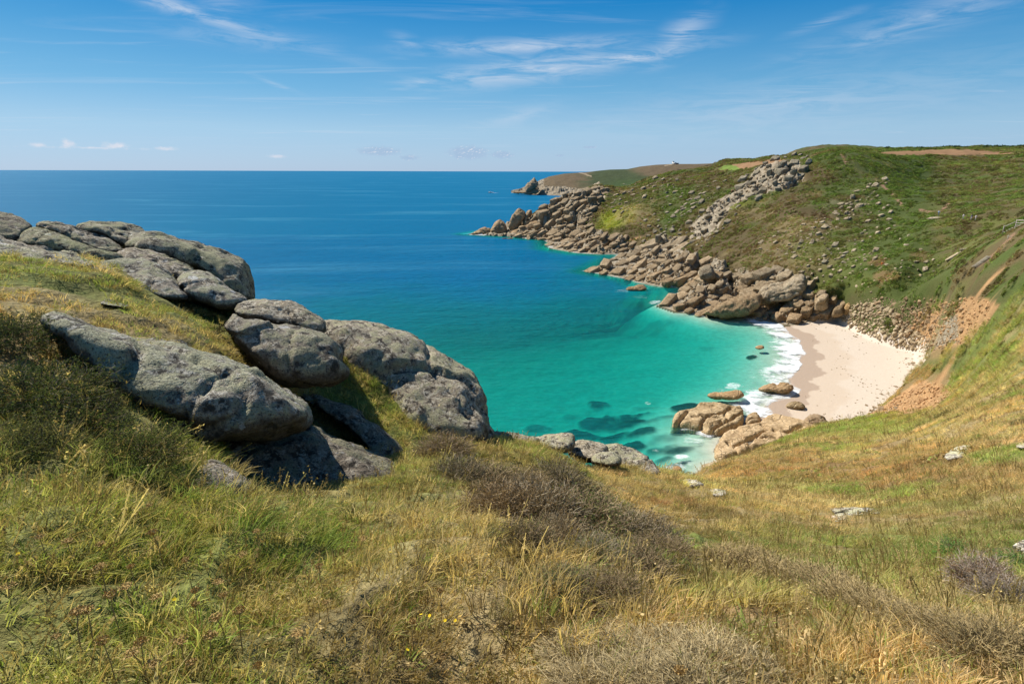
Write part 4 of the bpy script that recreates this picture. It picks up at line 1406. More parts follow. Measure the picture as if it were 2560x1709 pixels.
# rocks on the sand and in the shallows
outline_rock('beach_rock', Z7([(1068, 1290), (1120, 1270), (1200, 1264), (1320, 1254), (1362, 1288), (1340, 1312), (1280, 1332), (1150, 1326), (1090, 1312)]), 0.25, None, 1.5, 2, v=.55, amp=.03, vox=50, seed=17, mat=M_ROCK, tone=(1.15, .9, .64), label='long tan rock with a dark submerged tail in the shallows', cat='rock')
outline_rock('beach_rock', Z7([(1487, 1242), (1530, 1215), (1600, 1200), (1640, 1216), (1700, 1194), (1750, 1200), (1780, 1235), (1740, 1260), (1670, 1276), (1600, 1264), (1520, 1264)]), 0.25, None, 1.5, 2, v=.55, amp=.045, vox=50, seed=18, mat=M_ROCK, tone=(1.15, .92, .68), label='lumpy double rock where the surf meets the sand', cat='rock')
outline_rock('beach_rock', Z7([(1715, 1386), (1740, 1356), (1800, 1343), (1850, 1364), (1872, 1395), (1800, 1412), (1750, 1402)]), 0.25, None, 1, 1.5, v=.55, amp=.03, vox=40, seed=19, mat=M_ROCK, tone=(1.05, .92, .72), label='single rounded boulder standing alone on wet sand', cat='rock')
outline_rock('beach_rock', ZP([(1540, 360), (1560, 310), (1620, 265), (1700, 250), (1760, 270), (1820, 320), (1852, 380), (1830, 420), (1700, 425), (1600, 400)]), 0.25, None, 2, 2.5, v=.42, amp=.03, vox=48, seed=20, mat=M_ROCK, tone=(.88, .74, .62), label='big dark brown boulder at the near end of the sand', cat='rock')
outline_rock('beach_rock', Z7([(1462, 893), (1490, 879), (1525, 880), (1533, 900), (1500, 912), (1470, 906)]), 0.25, None, .8, 1, v=.5, amp=.03, vox=34, seed=21, mat=M_ROCK, tone=(1.1, .85, .6), label='small lone rock awash off the beach', cat='rock')
outline_rock('beach_rock', ZP([(1840, 420), (1860, 370), (1940, 350), (2010, 375), (2020, 410), (1930, 430)]), 0.25, None, 1, 1.5, v=.5, amp=.03, vox=36, seed=22, mat=M_ROCK, tone=(1.1, .95, .78), label='low pale brown rock right of the big dark boulder', cat='rock')
outline_rock('shore_rock', ZP([(0, 930), (10, 890), (60, 868), (105, 885), (115, 920), (60, 945)]), 0.2, None, .6, .8, v=.5, amp=.03, vox=34, seed=23, mat=M_ROCK, tone=(1.2, .88, .6), label='little orange rock in the foaming cove', cat='rock')
outline_rock('shore_rock', ZP([(350, 960), (345, 850), (440, 825), (520, 800), (640, 785), (705, 790), (640, 850), (560, 900), (440, 945)]), 0.2, None, 1, 2, v=.6, amp=.025, vox=44, seed=24, mat=M_ROCK, tone=(1.3, 1.18, 1.0), label='pale split boulder where the grass slope ends at the cove', cat='rock')
outline_rock('shore_rock', ZP([(280, 990), (300, 955), (370, 925), (420, 950), (410, 990), (330, 1020)]), 0.2, None, .8, 1, v=.5, amp=.03, vox=36, seed=25, mat=M_ROCK, tone=(1.25, 1.05, .85), label='rounded pinkish rock under the pale split boulder', cat='rock')


# ------------------------------------------------------------------ jointed rock platforms by the water
def platform(name, pts, z_top, rim, cracks, seed, tone, step=.22, tilt=(0, 0), **tags):
    """flat-topped rock: outline and joints traced from the photograph, laid on the shore"""
    zm = z_top * .55
    P = at_z(*smooth_poly(pts, 120).T, zm)[:, :2]
    lo, hi = P.min(0) - 1, P.max(0) + 1
    x, y = np.meshgrid(np.arange(lo[0], hi[0], step), np.arange(lo[1], hi[1], step), indexing='ij')
    d = sdist(x, y, P) + .35 * fbm(np.stack([x, y], -1) / 1.4, 4, seed=seed)
    t = np.clip(d / rim, 0, 1)
    z = -1.6 + (z_top + 1.6) * (1 - (1 - t) ** 2.6) ** (1 / 2.2)
    c = P.mean(0)
    z = z + (x - c[0]) * tilt[0] + (y - c[1]) * tilt[1]
    q2 = np.stack([x, y], -1)
    z = z + .30 * fbm(q2 / 3.0, 4, seed=seed + 1) * t + .07 * fbm(q2 / .6, 3, seed=seed + 2)
    d1, d2, ra, rb = cells(q2 / 3.6 + .3 * fbm(q2 / 3, 2, seed=seed + 4)[..., None], seed=seed + 3)
    z = z + (ra - .5) * .55 * t
    for cr in cracks:
        w = at_z(*smooth_poly(cr, 30, closed=False).T, z_top)[:, :2]
        e = seg_dist(x, y, w, closed=False) + .12 * fbm(q2 / .7, 2, seed=seed + 5)
        z = z - .95 * np.exp(-(np.maximum(e, 0) / .26) ** 2)
    idx = np.arange(x.size, dtype=np.int32).reshape(x.shape)
    F = np.stack([idx[:-1, :-1], idx[1:, :-1], idx[1:, 1:], idx[:-1, 1:]], -1).reshape(-1, 4)
    V = np.stack([x, y, z], -1).reshape(-1, 3)
    v, f, _ = subset(V, F, (d.ravel()[F].max(1) > -.6), {})
    base = np.array([c[0], c[1], 0.0])
    o = link(name, make_mesh(name, v - base, f), M_ROCK, loc=base, **tags)
    o.color = (*tone, 1)
    return o


platform('rock_platform', ZP([(0, 365), (5, 270), (60, 235), (190, 200), (270, 175), (300, 140), (480, 140), (560, 150), (680, 185), (800, 170), (850, 215), (850, 300), (840, 370), (740, 405), (620, 445), (540, 465), (430, 462), (320, 420), (160, 385), (60, 372)]),
         1.35, .9, [ZP(c) for c in ([(60, 360), (110, 290), (190, 205)], [(350, 370), (380, 290), (250, 270)], [(380, 290), (500, 265), (600, 230), (700, 185)], [(380, 290), (560, 310), (640, 345)], [(440, 440), (560, 370), (680, 320), (850, 225)], [(620, 230), (640, 300)], [(350, 375), (420, 405)])],
         31, (1.5, 1.3, 1.02), label='large cracked tan rock platform at the mouth of the cove', cat='rock')
platform('rock_platform', ZP([(845, 345), (850, 290), (900, 255), (960, 240), (1030, 260), (1055, 300), (1035, 365), (930, 388), (870, 380)]),
         1.2, .8, [ZP([(850, 330), (930, 300), (1040, 300)])], 32, (1.35, 1.15, .9), label='small rounded rock wedged between the two cracked platforms', cat='rock')
platform('rock_platform', ZP([(490, 700), (525, 600), (580, 550), (560, 510), (640, 450), (760, 440), (880, 400), (980, 375), (1060, 330), (1100, 290), (1200, 270), (1360, 310), (1520, 350), (1720, 400), (1760, 440), (1640, 480), (1500, 545), (1420, 560), (1250, 605), (1130, 650), (1000, 660), (870, 710), (760, 760), (620, 785), (530, 750)]),
         1.35, .8, [ZP(c) for c in ([(660, 560), (760, 650), (830, 720)], [(930, 530), (1000, 490), (1100, 450)], [(1000, 510), (1220, 530)], [(740, 600), (900, 540), (930, 530)], [(1050, 370), (1150, 430), (1220, 470)], [(900, 590), (960, 545), (1100, 520)], [(1200, 430), (1340, 460), (1520, 390)], [(920, 620), (960, 680)], [(1420, 540), (1470, 470)])],
         33, (1.42, 1.2, .94), label='wide brown rock shelf under the foot of the grass slope', cat='rock')


# loose boulders on the slope, each picked out in the photograph
def boulder(px, py, size, seed, label, tone=(1.3, 1.27, 1.2), dims=(1.1, .8, .62), pool=None, group=None, yaw=None):
    return place_block(None, 'boulder', pool or SHARP, px, py, size, np.random.default_rng(seed), tone, dims=dims, lay=.6, sink=.1, label=label, cat='boulder', group=group, yaw=yaw)


for k, (px, py, s, lb, dm) in enumerate((
        (2316, 656, 24, 'big pale boulder with a black shaded side above the stream gully', (1.1, .8, .7)),
        (2313, 673, 26, 'broad angular white topped boulder at the head of the stream gully', (1.1, .95, .6)),
        (2295, 675, 24, 'long tilted pale boulder leaning on the broad angular one', (1.4, .5, .6)),
        (2291, 656, 22, 'thin pointed pale slab left of the big shaded boulder', (1.3, .7, .45)),
        (2217, 663, 17, 'rounded grey boulder next to the person in orange', (.9, .8, .9)),
        (2252, 669, 19, 'flat pale boulder casting a dark shadow on the grass', (1.3, .8, .45)),
        (2192, 642, 11, 'little upright pale stone above the rusty bracken', (.8, .7, 1.0)),
        (2255, 652, 14, 'small flat white stone between two patches of bracken', (1.3, .7, .4)),
        (2281, 665, 16, 'narrow sloping pale stone below the thin pointed slab', (1.5, .6, .4)),
        (2347, 664, 16, 'white wedge shaped stone on the right lip of the gully', (1.1, .9, .7)),
        (2333, 650, 15, 'pale stone resting behind the big shaded boulder', (1.1, .8, .6)),
        (2334, 679, 10, 'small white stone low in the gully', (.9, .8, .9)),
        (2302, 624, 18, 'pair topping flat pale slab high above the gully', (1.5, .7, .35)),
        (2265, 614, 19, 'split grey boulder standing in green scrub', (1.0, .8, .9)),
        (2383, 643, 36, 'longest white slab lying beside the valley path', (1.7, .5, .4)),
        (2408, 625, 18, 'pinkish tilted stone at the upper end of the longest slab', (1.2, .7, .6)),
        (2271, 589, 14, 'oval pale boulder on the open green slope', (1.1, .8, .7)),
        (2250, 599, 14, 'square pale boulder left of the oval one', (1.0, .9, .7)),
        (2340, 548, 30, 'wide pale ledge of rock just below the walker in blue', (1.8, .6, .5)),
        (2018, 696, 20, 'upright grey block standing in grass over the beach rocks', (.9, .8, 1.1)),
        (2076, 668, 15, 'pale flat boulder below the grey boulder cluster', (1.3, .8, .5)),
        (2028, 700, 11, 'small cube like white stone on the grass over the beach', (.9, .9, .9)),
        (2242, 862, 22, 'square orange brown block set in the stones of the beach', (.9, .8, 1.0)),
        (2335, 862, 24, 'tilted brown slab in the bank right of the orange block', (1.4, .9, .5)),
        (1830, 480, 17, 'pale round knob of rock alone in the heather', (.8, .8, 1.2)))):
    boulder(px, py, s * .8, 400 + k, lb, dims=dm, tone=(1.35, 1.3, 1.2) if k < 21 else (1.15, .92, .7))
_g = np.random.default_rng(77)
n_small = 0
for k in range(400):
    px, py = _g.uniform(1900, 2350), _g.uniform(560, 740)
    if not inside(px, py, np.array([(1930, 640), (2050, 560), (2150, 590), (2230, 640), (2320, 690), (2200, 740), (2080, 700), (1990, 690)])) or n_small > 60:
        continue
    n_small += 1
    place_block(None, 'slope_stone', SMALL, px, py, _g.uniform(6.5, 13), _g, (1.3, 1.22, 1.08), dims=(1.1, .9, .6), label='small pale stone scattered on the grassy slope above the beach', cat='stone', group='small stones on the slope above the beach')
# flat rocks in the turf of the near slope
for k, (pts, r, dr, lb) in enumerate((
        (zz([(515, 525), (620, 515), (760, 520), (870, 545), (800, 560), (700, 570), (620, 600), (530, 595), (545, 560)], 710 / 1689, 1850, 1050), 12.4, 1.5, 'flat white rock lying flush in the dry turf of the slope'),
        (zz([(1215, 230), (1225, 190), (1290, 165), (1340, 152), (1415, 158), (1360, 185), (1320, 225), (1250, 235)], 710 / 1689, 1850, 1050), 30, 3, 'pale rock in rusty bracken on the slope near the beach'),
        ([(1774, 1228), (1785, 1222), (1800, 1222), (1818, 1232), (1810, 1238), (1785, 1238)], 21, .8, 'small white rock in the grass below the cove'),
        ([(2535, 1370), (2550, 1358), (2575, 1355), (2575, 1378), (2545, 1378)], 6.5, .4, 'white stone at the right edge above the green bracken'),
        ([(2540, 1118), (2550, 1108), (2580, 1105), (2580, 1120)], 26, 1.2, 'white rock cut by the right edge near the rusty bracken'),
        (zz([(1740, 1042), (1800, 1035), (1860, 1050), (1940, 1080), (2030, 1110), (2010, 1130), (1900, 1120), (1820, 1080)], .298, 1150, 880), 17.5, 2.0, 'pale speckled rock ledge on the brow over the cove'))):
    h = hit(float(np.mean([q[0] for q in pts])), max(q[1] for q in pts) - 1, 2.0)
    h2 = hit(float(np.mean([q[0] for q in pts])), min(q[1] for q in pts) + 1, 2.0)
    if h is not None and h2 is not None:
        r, dr = h[1] * .965, float(np.clip(h2[1] * .965 - h[1] * .965, .02 * h[1], .3 * h[1]))
    outline_rock('turf_rock', pts, r, dr, .22 * r / 12, .5 * r / 12, v=.5, amp=.02, vox=46, seed=60 + k, tone=(1.8, 1.76, 1.66), label=lb, cat='rock')
# ------------------------------------------------------------------ the big boulders beside the camera
Y1 = lambda p: zz(p, .2998, 0, 450)
Y2 = lambda p: zz(p, .3831, 0, 750)
Y3 = lambda p: zz(p, .2998, 600, 750)
Y9 = lambda p: zz(p, .298, 1150, 880)
BIG = [
    # label, outline, range at foot, extra range at top, front, back, v, tone, p
    ('dark topmost boulder cut off by the left edge', Y1([(-160, 300), (-80, 235), (0, 250), (60, 260), (140, 300), (220, 350), (268, 388), (215, 440), (130, 515), (0, 505), (-120, 500)]), 11.2, .9, .55, .9, .5, (.85, .82, .78), 2.3),
    ('long pale flat slab behind the dry turf at the left edge', Y1([(-100, 468), (0, 488), (130, 518), (280, 545), (430, 568), (580, 590), (700, 640), (830, 655), (960, 690), (880, 730), (700, 740), (500, 730), (300, 690), (100, 660), (-100, 640)]), 9.3, 1.2, .2, .8, .55, (1.15, 1.14, 1.1), 2.2),
    ('mossy olive ridge boulder behind the pale flat slab', Y1([(128, 515), (170, 440), (250, 387), (330, 390), (450, 428), (560, 488), (650, 530), (760, 570), (900, 620), (1000, 645), (990, 700), (900, 690), (700, 670), (560, 620), (400, 580), (260, 560)]), 10.4, .9, .5, .7, .45, (.9, .92, .76), 2.2),
    ('grey boulder on the crest behind the mossy ridge', Y1([(315, 388), (350, 360), (430, 352), (505, 355), (535, 380), (620, 392), (700, 430), (820, 452), (900, 470), (970, 520), (1045, 575), (1000, 620), (900, 625), (700, 560), (560, 500), (440, 440)]), 11.6, .8, .4, .8, .5, (1.0, .98, .94), 2.3),
    ('flat topped boulder against the sea on the crest', Y1([(638, 402), (680, 370), (800, 363), (950, 374), (1100, 400), (1180, 428), (1228, 476), (1190, 510), (1110, 550), (1060, 580), (960, 540), (900, 490), (820, 460), (700, 440)]), 12.3, .6, .6, .9, .42, (1.0, 1.0, .92), 2.5),
    ('largest rounded boulder of the crest with a steep right end', Y1([(1060, 548), (1110, 500), (1200, 478), (1320, 470), (1400, 488), (1550, 528), (1750, 560), (1900, 610), (2010, 650), (2062, 692), (2102, 770), (2122, 850), (2132, 930), (2135, 1000), (2060, 1050), (1900, 1000), (1750, 880), (1620, 770), (1450, 680), (1300, 640), (1150, 600)]), 10.9, 1.0, .8, 1.2, .42, (1.0, 1.0, .92), 2.4),
    ('low pinkish slab between the crest boulders', Y1([(950, 640), (1045, 578), (1150, 585), (1300, 615), (1420, 648), (1560, 700), (1630, 752), (1600, 810), (1480, 830), (1380, 800), (1300, 760), (1170, 690), (1000, 700)]), 10.0, .9, .3, .7, .5, (1.1, 1.05, .98), 2.2),
    ('speckled grey boulder at the edge of the dry turf', Y1([(725, 748), (830, 700), (960, 692), (1120, 692), (1230, 708), (1310, 735), (1395, 800), (1465, 860), (1530, 925), (1570, 985), (1500, 1010), (1350, 1000), (1200, 960), (1050, 890), (880, 820)]), 8.6, 1.1, .4, .7, .5, (1.08, 1.08, 1.06), 2.2),
    ('round dome shaped boulder below the largest crest boulder', Y1([(1445, 860), (1500, 790), (1560, 765), (1640, 758), (1720, 770), (1790, 803), (1860, 862), (1930, 922), (2010, 972), (2070, 1020), (1990, 1060), (1870, 1090), (1760, 1060), (1640, 1030), (1560, 1000), (1490, 930)]), 8.9, .6, .6, .8, .5, (1.12, 1.12, 1.1), 2.3),
    ('pale tongue shaped boulder lying on the overhanging one', Y3([(-60, 50), (-20, 15), (60, 5), (150, 2), (300, 8), (420, 20), (500, 58), (545, 100), (620, 148), (692, 195), (708, 232), (692, 262), (640, 280), (560, 262), (450, 240), (330, 215), (150, 180), (40, 160), (-50, 120)]), 8.0, .7, .45, .8, .5, (1.16, 1.13, 1.05), 2.4),
    ('overhanging boulder with a beaked end and dark underside', Y3([(-190, 230), (-130, 130), (-60, 80), (0, 125), (150, 142), (330, 180), (450, 213), (560, 243), (650, 288), (720, 328), (795, 380), (832, 445), (838, 545), (890, 602), (872, 632), (795, 662), (700, 690), (600, 706), (460, 702), (350, 682), (250, 622), (150, 545), (40, 450), (-80, 360)]), 6.6, .9, .65, .9, .30, (.98, .96, .93), 2.3),
    ('long whale backed boulder filling the left middle', Y2([(225, 100), (290, 68), (400, 74), (480, 108), (600, 150), (750, 180), (900, 203), (1050, 228), (1200, 268), (1300, 308), (1400, 350), (1520, 390), (1700, 468), (1800, 530), (1900, 598), (1985, 660), (2034, 722), (2044, 772), (2005, 822), (1930, 862), (1800, 888), (1600, 895), (1400, 892), (1240, 880), (1110, 850), (1010, 800), (900, 740), (780, 690), (660, 610), (560, 480), (460, 330), (350, 210), (260, 150)]), 4.9, 1.15, .75, 1.0, .32, (1.02, 1.03, 1.02), 2.2),
    ('huge domed boulder at the seaward end with a sheer right side', Y3([(630, 300), (690, 222), (800, 213), (950, 218), (1110, 234), (1200, 268), (1330, 298), (1450, 348), (1560, 398), (1640, 448), (1705, 482), (1785, 530), (1862, 570), (1932, 630), (1992, 712), (2030, 800), (2047, 900), (2067, 1000), (2098, 1108), (2060, 1180), (1900, 1220), (1700, 1230), (1500, 1210), (1400, 1180), (1320, 1080), (1250, 900), (1150, 760), (1000, 640), (880, 560), (800, 420)]), 8.2, 1.9, 1.0, 1.6, .50, (1.2, 1.15, 1.06), 2.6),
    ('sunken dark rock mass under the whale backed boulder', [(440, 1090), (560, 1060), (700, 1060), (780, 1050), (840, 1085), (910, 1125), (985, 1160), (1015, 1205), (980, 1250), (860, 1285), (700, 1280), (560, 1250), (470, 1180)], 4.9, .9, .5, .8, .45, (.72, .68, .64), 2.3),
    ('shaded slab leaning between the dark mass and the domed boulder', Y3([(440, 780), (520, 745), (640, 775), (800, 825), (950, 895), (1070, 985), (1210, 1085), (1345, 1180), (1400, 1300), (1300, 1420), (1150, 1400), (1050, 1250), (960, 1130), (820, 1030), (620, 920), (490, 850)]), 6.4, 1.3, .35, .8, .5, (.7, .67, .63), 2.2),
    ('small cracked stone in front under a cap of turf', Y2([(1190, 1290), (1240, 1180), (1300, 1100), (1375, 1048), (1450, 1068), (1530, 1108), (1605, 1168), (1648, 1222), (1645, 1295), (1590, 1350), (1420, 1385), (1260, 1375)]), 3.35, .35, .22, .4, .45, (.8, .76, .72), 2.4),
    ('shadowed low rock right of the huge domed boulder', Y9([(150, 720), (200, 690), (270, 674), (400, 678), (500, 690), (650, 720), (640, 790), (450, 830), (220, 800)]), 9.2, .5, .4, .6, .5, (1.0, .98, .93), 2.3),
    ('blocky pale rock on the brow with a square end', Y9([(560, 730), (680, 716), (780, 704), (860, 690), (932, 688), (957, 715), (955, 775), (925, 815), (840, 830), (700, 800)]), 10.6, .6, .5, .8, .55, (1.3, 1.25, 1.12), 2.8),
    ('rounded speckled rock next to the square ended one', Y9([(915, 840), (958, 772), (1030, 753), (1100, 764), (1215, 800), (1210, 870), (1120, 910), (1000, 900)]), 11.6, .6, .4, .8, .5, (1.25, 1.2, 1.08), 2.4),
    ('long humped rock on the brow above the cove', Y9([(1195, 812), (1300, 788), (1400, 798), (1500, 828), (1592, 888), (1655, 958), (1698, 1020), (1640, 1060), (1500, 1040), (1350, 980), (1230, 900)]), 12.0, .9, .5, 1.0, .55, (1.25, 1.2, 1.1), 2.4),
    ('small rounded rock in front of the long humped one', Y9([(1105, 895), (1140, 858), (1190, 844), (1280, 848), (1350, 890), (1340, 945), (1240, 960), (1130, 940)]), 10.9, .4, .3, .5, .5, (1.2, 1.17, 1.05), 2.3),
    ('flat grey stone bedded in the turf below the heather', [(1195, 1245), (1215, 1238), (1250, 1250), (1275, 1268), (1262, 1280), (1225, 1272)], 4.7, .2, .08, .2, .5, (1.1, 1.1, 1.1), 2.2),
    ('thin pale stone edge showing in the dry turf', Y1([(840, 1030), (900, 1005), (980, 1025), (1080, 1050), (1040, 1065), (930, 1050)]), 7.1, .3, .1, .2, .5, (1.2, 1.2, 1.2), 2.2),
]
for k, (lb, pts, r0, dr, fr, bk, v, tone, p) in enumerate(BIG):
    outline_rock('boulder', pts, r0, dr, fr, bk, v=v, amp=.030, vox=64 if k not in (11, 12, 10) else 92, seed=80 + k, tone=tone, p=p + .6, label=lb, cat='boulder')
# ------------------------------------------------------------------ plants
def mat_plant(name, trans=.35, instanced=True, base=(.2, .2, .1), vary=.35, hues=True, grow=1.0):
    m, n = new_mat(name)
    tint = n.attr('tint', out='Fac')
    if instanced:
        col = n.attr('cover', 'INSTANCER')
        if hues:            # tufts of one patch differ: some bleached, some green, some rusty
            hue = n.attr('hue', out='Fac')
            col = n.mix(n.math('MULTIPLY', n.smooth(hue, .70, .86), .75), col, tuple(STRAW * 1.2))
            col = n.mix(n.math('MULTIPLY', n.smooth(hue, .34, .20), .75), col, tuple(OLIVE * np.array([.9, 1.15, .9])))
            col = n.mix(n.math('MULTIPLY', n.smooth(hue, .17, .11), .85), col, tuple(RUST * .62))
    else:
        col = n.mix(1.0, n.n('ShaderNodeObjectInfo').outputs['Color'], (*base, 1), 'MULTIPLY')
    v = n.math('MULTIPLY', n.math('ADD', 1 - vary, n.math('MULTIPLY', tint, vary * 2.0)), grow)
    col = n.vmath('SCALE', col, v)
    d = n.n('ShaderNodeBsdfDiffuse', ins={'Color': col})
    t = n.n('ShaderNodeBsdfTranslucent', ins={'Color': n.mix(1.0, col, (1.15, 1.1, .7), 'MULTIPLY')})
    mx = n.n('ShaderNodeMixShader', ins={0: trans, 1: d.outputs[0], 2: t.outputs[0]})
    n.out(mx.outputs[0])
    return m


def ribbons(paths, widths, tints, up_face=None):
    """paths (n, k, 3), widths (n, k) -> verts, quads, tint per vertex"""
    n, k, _ = paths.shape
    t = np.gradient(paths, axis=1)
    g = np.random.default_rng(5)
    a = g.normal(0, 1, (n, 1, 3))
    side = np.cross(t, a)
    side /= np.linalg.norm(side, axis=-1, keepdims=True) + 1e-9
    L = paths - side * widths[..., None] * .5
    R = paths + side * widths[..., None] * .5
    V = np.stack([L, R], 2).reshape(-1, 3)
    b = (np.arange(n)[:, None] * k + np.arange(k - 1)[None]) * 2
    F = np.stack([b, b + 1, b + 3, b + 2], -1).reshape(-1, 4)
    T = np.repeat(tints, k * 2)
    return V, F, T


def clump(seed, n, length, width, spread, lean, wind=(.25, -.10), seg=4, droop=.6, tip=.15):
    g = np.random.default_rng(seed)
    az = g.uniform(0, 2 * math.pi, n)
    rad = spread * np.sqrt(g.uniform(0, 1, n))
    base = np.stack([rad * np.cos(az), rad * np.sin(az), np.full(n, -.02)], -1)
    L = g.uniform(*length, n)
    out = lean * g.uniform(.2, 1, n)
    d = np.stack([np.cos(az) * out + wind[0] + g.normal(0, .14, n), np.sin(az) * out + wind[1] + g.normal(0, .14, n)], -1)
    s = np.linspace(0, 1, seg)
    P = np.zeros((n, seg, 3))
    P[:, :, :2] = base[:, None, :2] + d[:, None] * (L[:, None] * s ** 1.5)[..., None]
    hgt = np.sqrt(np.maximum(.12, 1 - (d ** 2).sum(1) * .6))
    P[:, :, 2] = base[:, None, 2] + (L * hgt)[:, None] * (s - droop * .35 * s ** 3)
    W = g.uniform(*width, n)[:, None] * (1 - (1 - tip) * s ** 1.6)[None]
    return ribbons(P, W, g.uniform(0, 1, n))


def merge(parts):
    V, F, T = [], [], []
    o = 0
    for v, f, t in parts:
        V.append(v)
        F.append(f + o)
        T.append(t)
        o += len(v)
    return np.concatenate(V), np.concatenate(F), np.concatenate(T)


def seeds_on(seed, stalks, per, size, h0=.55):
    """small seed clusters on upright stalks: crossed quads"""
    g = np.random.default_rng(seed)
    V, F, T = [], [], []
    o = 0
    for st in stalks:
        for k in range(per):
            f = g.uniform(h0, 1.0)
            i = min(int(f * (len(st) - 1)), len(st) - 2)
            c = st[i] + (st[i + 1] - st[i]) * (f * (len(st) - 1) - i) + g.normal(0, size * .8, 3)
            a, b = g.normal(0, 1, 3), g.normal(0, 1, 3)
            a *= size * g.uniform(.5, 1.2) / np.linalg.norm(a)
            b *= size * g.uniform(.5, 1.2) / np.linalg.norm(b)
            V.append([c - a, c - b, c + a, c + b])
            F.append([o, o + 1, o + 2, o + 3])
            T += [g.uniform(0, 1)] * 4
            o += 4
    return np.array(V).reshape(-1, 3), np.array(F), np.array(T)


def stalk_clump(seed, n, length, width, spread, per, size):
    g = np.random.default_rng(seed)
    az = g.uniform(0, 6.28, n)
    P = np.zeros((n, 4, 3))
    s = np.linspace(0, 1, 4)
    L = g.uniform(*length, n)
    d = g.normal(0, .22, (n, 2)) + np.array([.10, -.04])
    P[:, :, 0] = (spread * np.cos(az))[:, None] + d[:, :1] * L[:, None] * s
    P[:, :, 1] = (spread * np.sin(az))[:, None] + d[:, 1:] * L[:, None] * s
    P[:, :, 2] = L[:, None] * s - .02
    a = ribbons(P, np.repeat(g.uniform(*width, n)[:, None], 4, 1), g.uniform(.3, .8, n))
    return merge([a, seeds_on(seed + 1, P, per, size)])


def leaf_ball(seed, n, rad, leaf, flat=.8, inner=.55):
    """shrub crown: many small leaf faces through its volume"""
    g = np.random.default_rng(seed)
    d = g.normal(0, 1, (n, 3))
    d /= np.linalg.norm(d, axis=1, keepdims=True)
    d[:, 2] = np.abs(d[:, 2])
    lump = 1 + .35 * fbm(d * 1.8 + seed, 3, seed=seed)
    c = d * (rad * lump * (inner + (1 - inner) * g.uniform(0, 1, n) ** .5))[:, None] * np.array([1, 1, flat])
    a = g.normal(0, 1, (n, 3)) + np.array([0, 0, -.2])
    b = np.cross(a, d + g.normal(0, .5, (n, 3)))
    a *= (leaf * g.uniform(.6, 1.3, n) / np.linalg.norm(a, axis=1))[:, None]
    b *= (leaf * g.uniform(.4, .9, n) / (np.linalg.norm(b, axis=1) + 1e-9))[:, None]
    V = np.stack([c - a, c - b, c + a, c + b], 1).reshape(-1, 3)
    F = np.arange(n * 4).reshape(n, 4)
    return V, F, np.repeat(g.uniform(0, 1, n), 4)


def source(name, geo, mat):
    """prototype kept outside the scene; only its copies in the turf are seen"""
    att = {'tint': geo[2]}
    if len(geo) > 3:
        att['hue'] = geo[3]
    me = make_mesh(name, geo[0], geo[1], att, smooth=False)
    me.materials.append(mat)
    return bpy.data.objects.new(name, me)


def grass_patch(seed, tufts, radius, blades, length, width, spread, lean, wind, stalks=0, seg=3):
    """a piece of sward: many tufts of unequal height, lean and colour, thinning out at the rim"""
    g = np.random.default_rng(seed)
    V, F, T, H = [], [], [], []
    o = 0
    for k in range(tufts + stalks):
        a = g.uniform(0, 6.283)
        rr = radius * math.sqrt(g.uniform(0, 1))
        c = np.array([rr * math.cos(a), rr * math.sin(a), 0])
        big = 1 + .55 * float(vnoise(np.array([c[0] * 2.2 / radius + seed, c[1] * 2.2 / radius]), seed))
        if k < tufts:
            wv = np.array(wind) + g.normal(0, .16, 2)
            v, f, t = clump(int(g.integers(1e6)), blades, (length[0] * big, length[1] * big), width, spread, lean * g.uniform(.6, 1.3), wind=wv, seg=seg, droop=g.uniform(.4, 1.2))
            h = g.uniform(0, 1)
        else:
            v, f, t = stalk_clump(int(g.integers(1e6)), 3, (length[1] * .9, length[1] * 1.7), (width[0] * .9, width[1] * .9), spread * .5, 9, width[1] * 1.15)
            h = g.choice([.05, .05, .9])
        V.append(v + c)
        F.append(f + o)
        T.append(np.clip(t * .7 + g.uniform(-.1, .4), 0, 1.2))
        H.append(np.full(len(v), h))
        o += len(v)
    return np.concatenate(V), np.concatenate(F), np.concatenate(T), np.concatenate(H)


def shrub_patch(seed, n, radius, leaves, size, leaf, flat):
    g = np.random.default_rng(seed)
    V, F, T, H = [], [], [], []
    o = 0
    for k in range(n):
        a = g.uniform(0, 6.283)
        rr = radius * math.sqrt(g.uniform(0, 1))
        s = size * g.uniform(.5, 1.25)
        v, f, t = leaf_ball(int(g.integers(1e6)), leaves, s, leaf, flat=flat, inner=.5)
        V.append(v + np.array([rr * math.cos(a), rr * math.sin(a), -.25 * s]))
        F.append(f + o)
        T.append(np.clip(t * .6 + g.uniform(0, .5), 0, 1))
        H.append(np.full(len(v), g.uniform(.15, .78)))
        o += len(v)
    return np.concatenate(V), np.concatenate(F), np.concatenate(T), np.concatenate(H)


